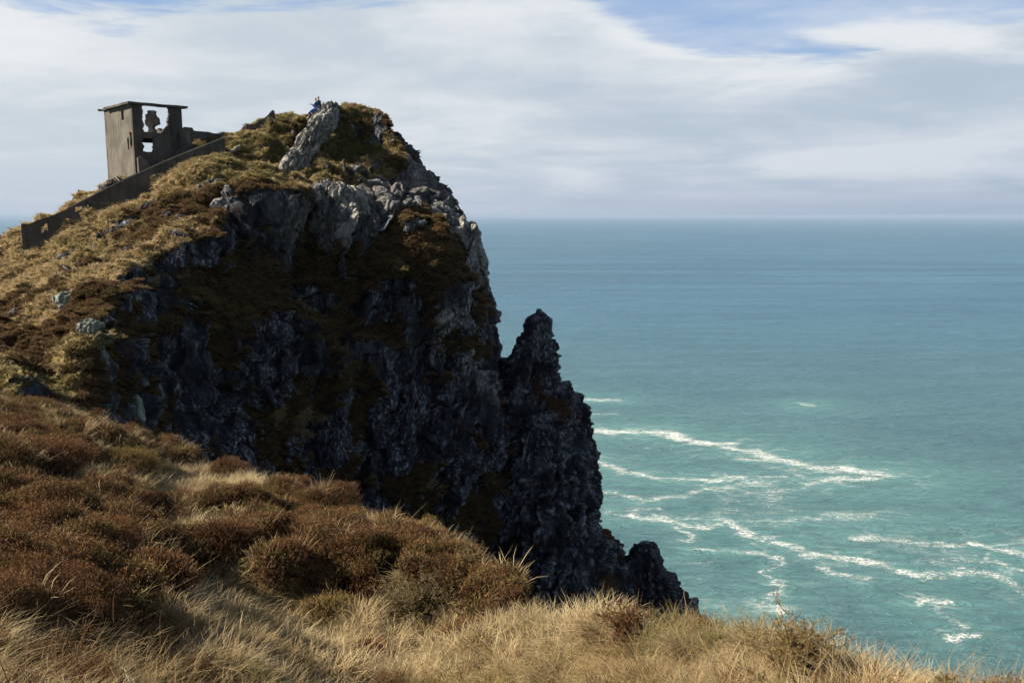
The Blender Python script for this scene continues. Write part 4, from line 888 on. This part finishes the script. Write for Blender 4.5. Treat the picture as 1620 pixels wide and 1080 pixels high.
boulder('rock_outcrop', 447, 350, 0, (.8, 1.0, 1.5), (0, 22, 0), M_ROCKD, 'ribbed grey rock at the right-hand rim of the brown heather terrace', 'rock outcrops of the crag', 11, .3)
boulder('boulder', 351, 324, 0, (.55, .4, .32), (0, -15, 20), M_ROCKP, 'pale boulder alone in the brown heather below the grassy mound', 'loose rocks on the hillside', 13, .0, 5)
boulder('boulder', 290, 342, 0, (.45, .3, .18), (0, 10, 20), M_ROCKP, 'flat little pale rock left of the lone pale boulder', 'loose rocks on the hillside', 14, .0, 5)
boulder('boulder', 404, 318, 0, (.4, .3, .25), (0, -30, 20), M_ROCKP, 'small pale rock right of the lone pale boulder', 'loose rocks on the hillside', 15, .0, 5)
boulder('boulder', 232, 327, 0, (.7, .3, .3), (0, -30, 10), M_ROCKD, 'grey rock wedge on the slope under the mound near the long wall', 'loose rocks on the hillside', 16, .0, 5)
boulder('boulder', 211, 392, 0, (.6, .3, .18), (0, -8, 10), M_ROCKD, 'flat grey rock in yellow grass in the middle of the hillside', 'loose rocks on the hillside', 17, .0, 5)
boulder('boulder', 106, 474, 0, (.55, .45, .33), (0, -12, 0), M_ROCKG, 'greenish pale boulder in brown heather above the lichened outcrop', 'loose rocks on the hillside', 18, .0, 5)
boulder('boulder', 18, 497, 0, (.35, .3, .16), (0, -40, 0), M_ROCKP, 'small pale rock at the left edge of the hillside', 'loose rocks on the hillside', 19, .0, 5)
boulder('rock_outcrop', 146, 560, 33, (.26, .4, 1.1), (0, -12, 0), M_ROCKG, 'tall green and grey lichened rock face on the brink of the near slope', 'rock outcrops on the near slope', 20, .3, 6, False)
boulder('rock_outcrop', 140, 516, 33, (.42, .4, .22), (0, -8, 0), M_ROCKG, 'pale cap rock on top of the lichened rock face', 'rock outcrops on the near slope', 21, .0, 5, False)
boulder('rock_outcrop', 222, 650, 0, (.16, .3, .7), (0, -10, 0), M_ROCKG, 'thin bluish rock blade in shade where the near slope drops away', 'rock outcrops on the near slope', 22, .0, 5)

# ================================================================== PEOPLE
def simple_mat(name, c, rough=.85):
    m, t, out = new_mat(name); pos = t.add('ShaderNodeNewGeometry').outputs['Position']
    n = t.noise(pos, 18, 4, .6); principled(t, out, t.mix(n, tuple(q * .75 for q in c) + (1,), tuple(min(1, q * 1.25) for q in c) + (1,)), rough, None, .2); return m
def skin_mesh(name, pts, edges, mat, parent=None, sub=2, root=0):
    me = bpy.data.meshes.new(name); me.from_pydata([p[:3] for p in pts], edges, []); o = bpy.data.objects.new(name, me); COL.objects.link(o)
    md = o.modifiers.new('s', 'SKIN'); md.use_smooth_shade = True
    for i, p in enumerate(pts): me.skin_vertices[0].data[i].radius = (p[3], p[3] if len(p) < 5 else p[4])
    me.skin_vertices[0].data[root].use_root = True
    sb = o.modifiers.new('b', 'SUBSURF'); sb.levels = sub; sb.render_levels = sub
    bpy.context.view_layer.update(); ev = o.evaluated_get(bpy.context.evaluated_depsgraph_get()); m2 = bpy.data.meshes.new_from_object(ev)
    o.modifiers.clear(); o.data = m2; m2.materials.clear(); m2.materials.append(mat)
    for f in m2.polygons: f.use_smooth = True
    if parent: o.parent = parent
    return o
M_SKIN = simple_mat('skin', (.45, .26, .19)); M_HAIR = simple_mat('dark_hair', (.02, .014, .012)); M_NAVY = simple_mat('navy_cloth', (.03, .05, .16)); M_JEAN = simple_mat('blue_denim', (.05, .11, .30)); M_TEAL = simple_mat('dark_teal_cloth', (.02, .07, .075)); M_BOOT = simple_mat('dark_boots', (.02, .018, .016))
def sitter(loc, rz, jacket, trousers, label, arm_up):
    """facing local -X, leaning back a little; hips at origin, legs stretched down the slope"""
    e = empty('person', loc, rz); tag(e, label, 'person', 'people seated on the crag top')
    sl = -.62
    P_ = [(0, 0, 0, .13, .15), (.02, 0, .20, .115, .15), (-.0, 0, .40, .12, .17), (-.03, 0, .54, .055, .06), (-.05, 0, .62, .06, .06), (-.06, 0, .70, .095, .082), (-.065, 0, .79, .085, .078)]
    E_ = [(0, 1), (1, 2), (2, 3), (3, 4), (4, 5), (5, 6)]
    def chain(a, L):
        k = a
        for p in L: P_.append(p); E_.append((k, len(P_) - 1)); k = len(P_) - 1
        return k
    arms = {}
    for s in (-1, 1):
        wr = (-.38, s * .08, .34, .03) if arm_up else (-.34, s * .12, .12, .03)
        el = (-.20, s * .24, .20, .04) if arm_up else (-.08, s * .26, .16, .04)
        k = chain(2, [(-.0, s * .17, .47, .06), el, wr]); h = (wr[0] - .07, wr[1] - s * .01, wr[2] + .0, .03); k = chain(k, [h])
        for f in range(4): chain(k, [(h[0] - .045, h[1] + (f - 1.5) * .018, h[2] - .005, .009), (h[0] - .075 + abs(f - 1.4) * .008, h[1] + (f - 1.5) * .018, h[2] - .03, .008)])
        chain(k, [(h[0] - .0, h[1] - s * .04, h[2] + .02, .010), (h[0] - .035, h[1] - s * .05, h[2] + .015, .009)])
        arms[s] = [(0.0, s * .12, .44, .085), (-.0, s * .18, .46, .075), (el[0], el[1], el[2], .062), (wr[0] * .96, wr[1], wr[2], .045)]
        chain(0, [(-.05, s * .10, -.02, .085), (-.34, s * .13, -.10, .062), (-.66, s * .12, -.42, .045), (-.74, s * .12, -.44, .035)])
    chain(5, [(-.15, 0, .69, .02)])                                     # nose
    for s in (-1, 1): chain(5, [(-.05, s * .095, .70, .018)])             # ears
    skin_mesh('body', P_, E_, M_SKIN, e)
    J = [(.005, 0, .02, .15, .175), (.02, 0, .22, .14, .18), (-.0, 0, .42, .14, .20), (-.03, 0, .53, .075, .08)]; JE = [(0, 1), (1, 2), (2, 3)]
    for s in (-1, 1):
        k = 2
        for p in arms[s][1:]: J.append(p); JE.append((k, len(J) - 1)); k = len(J) - 1
    skin_mesh('jacket', J, JE, jacket, e)
    T = [(0, 0, -.0, .14, .16)]; TE = []
    for s in (-1, 1):
        k = 0
        for p in [(-.06, s * .10, -.02, .105), (-.34, s * .13, -.10, .08), (-.64, s * .12, -.40, .062)]: T.append(p); TE.append((k, len(T) - 1)); k = len(T) - 1
    skin_mesh('trousers', T, TE, trousers, e)
    for s in (-1, 1): skin_mesh('boot', [(-.63, s * .12, -.42, .062), (-.68, s * .12, -.48, .055), (-.80, s * .12, -.44, .045)], [(0, 1), (1, 2)], M_BOOT, e)
    skin_mesh('hair', [(-.035, 0, .72, .10, .09), (-.045, 0, .80, .10, .092)], [(0, 1)], M_HAIR, e)
    return e
sp = P(501.0, 172.5, 67.2); sitter((sp[0], sp[1], sp[2]), R(8), M_NAVY, M_JEAN, 'person in a navy jacket and blue jeans sitting on the crag top, elbows forward', True)
sp = P(505.0, 170.2, 67.9); sitter((sp[0], sp[1], sp[2]), R(-12), M_TEAL, M_NAVY, 'person in a dark green jacket sitting behind the one in blue jeans', False)

# ================================================================== NEAR SHRUBS
def dome_shrub(name, px, Y, rx, ry, h, mat, label, cat, grp, n=1500, leaf=.016, seed=0, dz=0.0, per=7, stem=M_STEM, lift=0.0):
    c = fore_point(px, Y) + np.array((0, 0, lift)); r = np.random.default_rng(900 + seed); e = empty(name, tuple(c)); tag(e, label, cat, grp)
    # sprigs end on a lumpy dome
    a = r.uniform(0, 2 * math.pi, n); zz = r.uniform(-.05, 1, n); q = np.sqrt(np.clip(1 - zz * zz, 0, 1))
    d = np.stack([q * np.cos(a), q * np.sin(a), zz], 1); lump = 1 + .38 * fbm(d * 2.6 + seed * 3.1, 3, 700 + seed) + r.normal(0, .05, n)
    tip = d * np.array((rx, ry, h)) * lump[:, None]; base = tip * .62 + np.array((0, 0, .0)) - np.array((0, 0, .06 * h))
    Vs = []; T = []; ls = []
    for s in range(per):
        f = ((s + r.random(n)) / per)[:, None]; p = base + (tip - base) * f + r.normal(0, .008, (n, 3))
        up = (tip - base); up /= np.linalg.norm(up, axis=1, keepdims=True) + 1e-6; up = up * .5 + np.array((0, 0, .6)) + r.normal(0, .45, (n, 3)); up /= np.linalg.norm(up, axis=1, keepdims=True)
        sd2 = np.cross(up, r.normal(0, 1, (n, 3))); sd2 /= np.linalg.norm(sd2, axis=1, keepdims=True) + 1e-6; L = leaf * r.uniform(1.4, 3.0, (n, 1))
        Vs.append(np.stack([p - sd2 * leaf * .3, p + sd2 * leaf * .3, p + up * L], 1)); T.append(np.repeat(f[:, 0], 3))
    V = np.concatenate(Vs).reshape(-1, 3); F = np.arange(len(V)).reshape(-1, 3)
    mesh_np('foliage', V, F, mat, False, e, dict(t=np.concatenate(T)))
    # woody stems
    V = []; F = []; TT = []
    for k in range(46):
        i = r.integers(0, n); p0 = np.array((r.normal(0, .08) * rx, r.normal(0, .08) * ry, -.08)); p1 = tip[i] * .97; mid = (p0 + p1) / 2 + r.normal(0, .04, 3) + np.array((0, 0, .05)); w = .006
        b = len(V); sx = np.array((w, 0, 0)); sy = np.array((0, w, 0))
        for p in (p0, mid, p1): V += [p - sx, p + sy, p + sx]
        for s in (0, 3):
            for u_ in range(3): x_, y_ = b + s + u_, b + s + (u_ + 1) % 3; F.append((x_, y_, y_ + 3, x_ + 3))
    mesh_np('stems', np.array(V), np.array(F), stem, False, e, dict(t=np.full(len(V), .5)))
    return e
def twig_shrub(name, px, Y, rx, h, label, cat, grp, nb=40, mat=M_TWIG, leafmat=None, seed=0, w=.004, depth=3, leafn=6, leaf=.012, gn=.9, lift=0):
    c = fore_point(px, Y) + np.array((0, 0, lift)); r = np.random.default_rng(1200 + seed); e = empty(name, tuple(c)); tag(e, label, cat, grp); V = []; F = []; LV = []
    def seg(p0, p1, w0, w1):
        d = p1 - p0; s = np.cross(d, r.normal(0, 1, 3)); s /= np.linalg.norm(s) + 1e-9; q = np.cross(d, s); q /= np.linalg.norm(q) + 1e-9; b = len(V)
        for p, ww in ((p0, w0), (p1, w1)):
            for k in range(3):
                a = k * 2.0944; V.append(p + (s * math.cos(a) + q * math.sin(a)) * ww)
        for k in range(3): F.append((b + k, b + (k + 1) % 3, b + 3 + (k + 1) % 3, b + 3 + k))
    def grow(p, d, L, ww, lv):
        n = 4
        for i in range(n):
            d = d + r.normal(0, .28, 3) + np.array((0, 0, .06)); d /= np.linalg.norm(d); p2 = p + d * L / n; seg(p, p2, ww * (1 - i / n * .4), ww * (1 - (i + 1) / n * .4)); p = p2
            if lv > 0:
                for _ in range(1 + (r.random() < .5)):
                    dd = d + r.normal(0, .75, 3); dd[2] = dd[2] * .8 + .1; dd /= np.linalg.norm(dd); grow(p, dd, L * r.uniform(.35, .6), ww * .6, lv - 1)
            if leafmat is not None and lv < 2:
                for _ in range(leafn):
                    u_ = r.normal(0, 1, 3); u_ /= np.linalg.norm(u_); v_ = np.cross(u_, r.normal(0, 1, 3)); v_ /= np.linalg.norm(v_) + 1e-6; o_ = p - d * L / n * r.random()
                    LV.extend([o_ - v_ * leaf * .3, o_ + v_ * leaf * .3, o_ + u_ * leaf * r.uniform(1, 2.2)])
    for k in range(nb):
        a = r.uniform(0, 6.283); t_ = abs(r.normal(0, gn * .7)); d = np.array((math.sin(t_) * math.cos(a) * rx / h, math.sin(t_) * math.sin(a) * rx / h, math.cos(t_) + .15)); d /= np.linalg.norm(d)
        grow(np.array((r.normal(0, .12) * rx, r.normal(0, .12) * rx, -.05)), d, h * r.uniform(.6, 1.0), w, depth - 1)
    mesh_np('branches', np.array(V), np.array(F), mat, False, e, dict(t=np.full(len(V), .5)))
    if leafmat is not None: mesh_np('foliage', np.array(LV), np.arange(len(LV)).reshape(-1, 3), leafmat, False, e, dict(t=np.full(len(LV), .6)))
    return e
hb_ = 'heather bushes on the near slope'
for k, (px, Y, rx, ry, h, m_, lab) in enumerate([
    (342, 13.8, .62, .6, .52, M_HEATH, 'round brown heather bush in the middle of the near slope, pale grass in front'),
    (356, 24.6, .72, .7, .50, M_HEATH, 'rounded rusty heather bush on the brink behind the pale lit grass'),
    (455, 22.0, .60, .6, .42, M_HEATH, 'rusty heather bush on the brink just right of the pale lit grass'),
    (520, 20.4, .70, .7, .42, M_HEATH, 'low brown heather bush midway along the brink against the dark cliff'),
    (600, 18.3, .85, .8, .48, M_HEATH, 'wide rusty heather bush on the brink above the bleached shrub'),
    (660, 16.0, .60, .6, .42, M_HEATHG, 'olive brown heather bush on the brink just right of the wide rusty one'),
    (180, 21.0, 1.0, .9, .55, M_HEATHG, 'broad olive heather bush on the left of the near slope under the lichened rock'),
    (262, 19.0, .75, .7, .50, M_HEATH, 'dark heather bush above the grassy hollow, left of the round brown bush'),
    (60, 17.0, .95, .9, .55, M_HEATH, 'large dark reddish heather bush near the left edge of the near slope'),
    (130, 11.0, .75, .7, .45, M_HEATH, 'deep red heather mound at the lower left above the watermarked grass'),
    (210, 9.6, .60, .5, .36, M_HEATH, 'reddish heather mound right of the deep red one at lower left'),
    (510, 12.2, .60, .55, .40, M_HEATHG, 'dull green brown heather bush between the round bush and the bleached shrub'),
    (560, 10.6, .40, .4, .30, M_HEATH, 'small rust heather bush left of and below the bleached shrub'),
    (25, 11.5, .65, .6, .50, M_HEATH, 'tall red brown heather bush touching the left edge of the picture'),
    (735, 11.3, .50, .45, .34, M_HEATH, 'rust red heather bush low on the brink to the right of the bleached shrub'),
    (560, 15.0, .50, .5, .36, M_HEATHG, 'olive heather bush directly behind the bleached shrub')]):
    if 'watermark' in lab: lab = 'deep red heather mound at the lower left behind the dry grass'
    dome_shrub('heather_bush', px, Y, rx * .95, ry * .95, h * 1.05, m_, lab, 'bush', hb_, int(2600 * (rx / .6)), .016, k)
twig_shrub('bleached_shrub', 640, 12.6, .75, .62, 'bleached pale twiggy shrub standing on the brink of the near slope', 'shrub', 'twiggy shrubs', 60, M_TWIG, M_HEATHG, 1, .0042, 3, 2, .016)
twig_shrub('bleached_shrub', 735, 13.2, .40, .45, 'small bleached shrub with upright twigs against the dark cliff', 'shrub', 'twiggy shrubs', 22, M_TWIG, M_HEATHG, 2, .0038, 3, 3, .016)
twig_shrub('gorse_bush', 1282, 5.9, .30, .42, 'brown gorse bush sticking up from the grassy brink before the sea', 'bush', None, 38, M_STEM, M_GORSE, 3, .0022, 3, 8, .0085, .8)
twig_shrub('dry_bush', 1545, 4.9, .24, .22, 'dark dry bush at the lower right corner of the grassy brink', 'bush', None, 26, M_STEM, M_GORSE, 4, .002, 3, 8, .008, 1.1)
twig_shrub('heather_sprig', 1003, 7.9, .15, .36, 'rust red upright heather sprig in front of the dark cliff foot', 'plant', 'upright red sprigs on the brink', 26, M_STEM, M_HEATH, 5, .0022, 3, 7, .009, .45)
twig_shrub('heather_sprig', 1388, 5.7, .08, .22, 'small dark red sprig standing alone right of the gorse bush', 'plant', 'upright red sprigs on the brink', 14, M_STEM, M_HEATH, 6, .0018, 3, 7, .007, .4)
twig_shrub('heather_sprig', 945, 8.6, .16, .22, 'low reddish sprigs left of the rust red upright one', 'plant', 'upright red sprigs on the brink', 18, M_STEM, M_HEATH, 7, .0022, 3, 6, .009, .6)
twig_shrub('gorse_sprig', 108, 9.2, .14, .42, 'small grey green gorse sprig rising from the red heather at lower left', 'plant', 'gorse sprigs', 5, M_STEM, M_HEATHG, 8, .003, 2, 16, .014, .25)
twig_shrub('gorse_sprig', 136, 9.4, .10, .40, 'second grey green gorse sprig right beside the first at lower left', 'plant', 'gorse sprigs', 4, M_STEM, M_HEATHG, 9, .003, 2, 16, .014, .2)
twig_shrub('dead_branch', 165, 4.6, .16, .30, 'bleached dead branch arching over the grass at the lower left', 'branch', None, 7, M_TWIG, None, 10, .0035, 2, 0, 0, 1.5, .14)
def tussock(px, Y, rr, h, label, k, mat=M_GRASS):
    c = fore_point(px, Y); e = blades(int(900), h, .0055, .85, (.2, -.05), 5, 1.15, 1500 + k, mat, 'grass_tussock', rr * .55, 1.0, .45); COL.objects.link(e); e.location = tuple(c - np.array((0, 0, .03))); tag(e, label, 'grass tussock', 'big grass tussocks on the brink')
for k, a in enumerate([(1120, 6.9, .34, .42, 'shaggy dome of dry grass on the brink directly below the low sea stack'), (1400, 5.0, .34, .40, 'shaggy yellow tussock right of the gorse bush'), (1215, 6.0, .26, .36, 'dry tussock touching the left side of the gorse bush'),
    (880, 8.3, .34, .40, 'pale tussock on the brink below the dark cliff base'), (395, 4.2, .16, .28, 'bright pale tussock at the bottom edge, left of centre'), (700, 5.2, .26, .40, 'tall straw tussock near the bottom centre'), (480, 7.0, .30, .45, 'tall pale tussock between the heather and the bottom edge'), (1050, 4.6, .25, .32, 'flattened tussock at the bottom edge, right of centre'), (1560, 4.3, .25, .30, 'yellow tussock at the far lower right')]): tussock(*a, k)

# ================================================================== HAZE over the sea
V = []; F = []; box_np(V, F, (-150000, -19000, SEA - 4), (300000, 0, 0), (0, 180000, 0), (0, 0, 125))
hz_o = mesh_np('haze', V, F, None, False); tag(hz_o, kind='stuff')
m, t, out = new_mat('sea_haze'); pv = t.add('ShaderNodeVolumePrincipled'); pv.inputs['Color'].default_value = (.38, .50, .67, 1); pv.inputs['Density'].default_value = 4.8e-5; pv.inputs['Anisotropy'].default_value = 0.0
t.l.new(pv.outputs[0], out.inputs['Volume']); hz_o.data.materials.append(m)
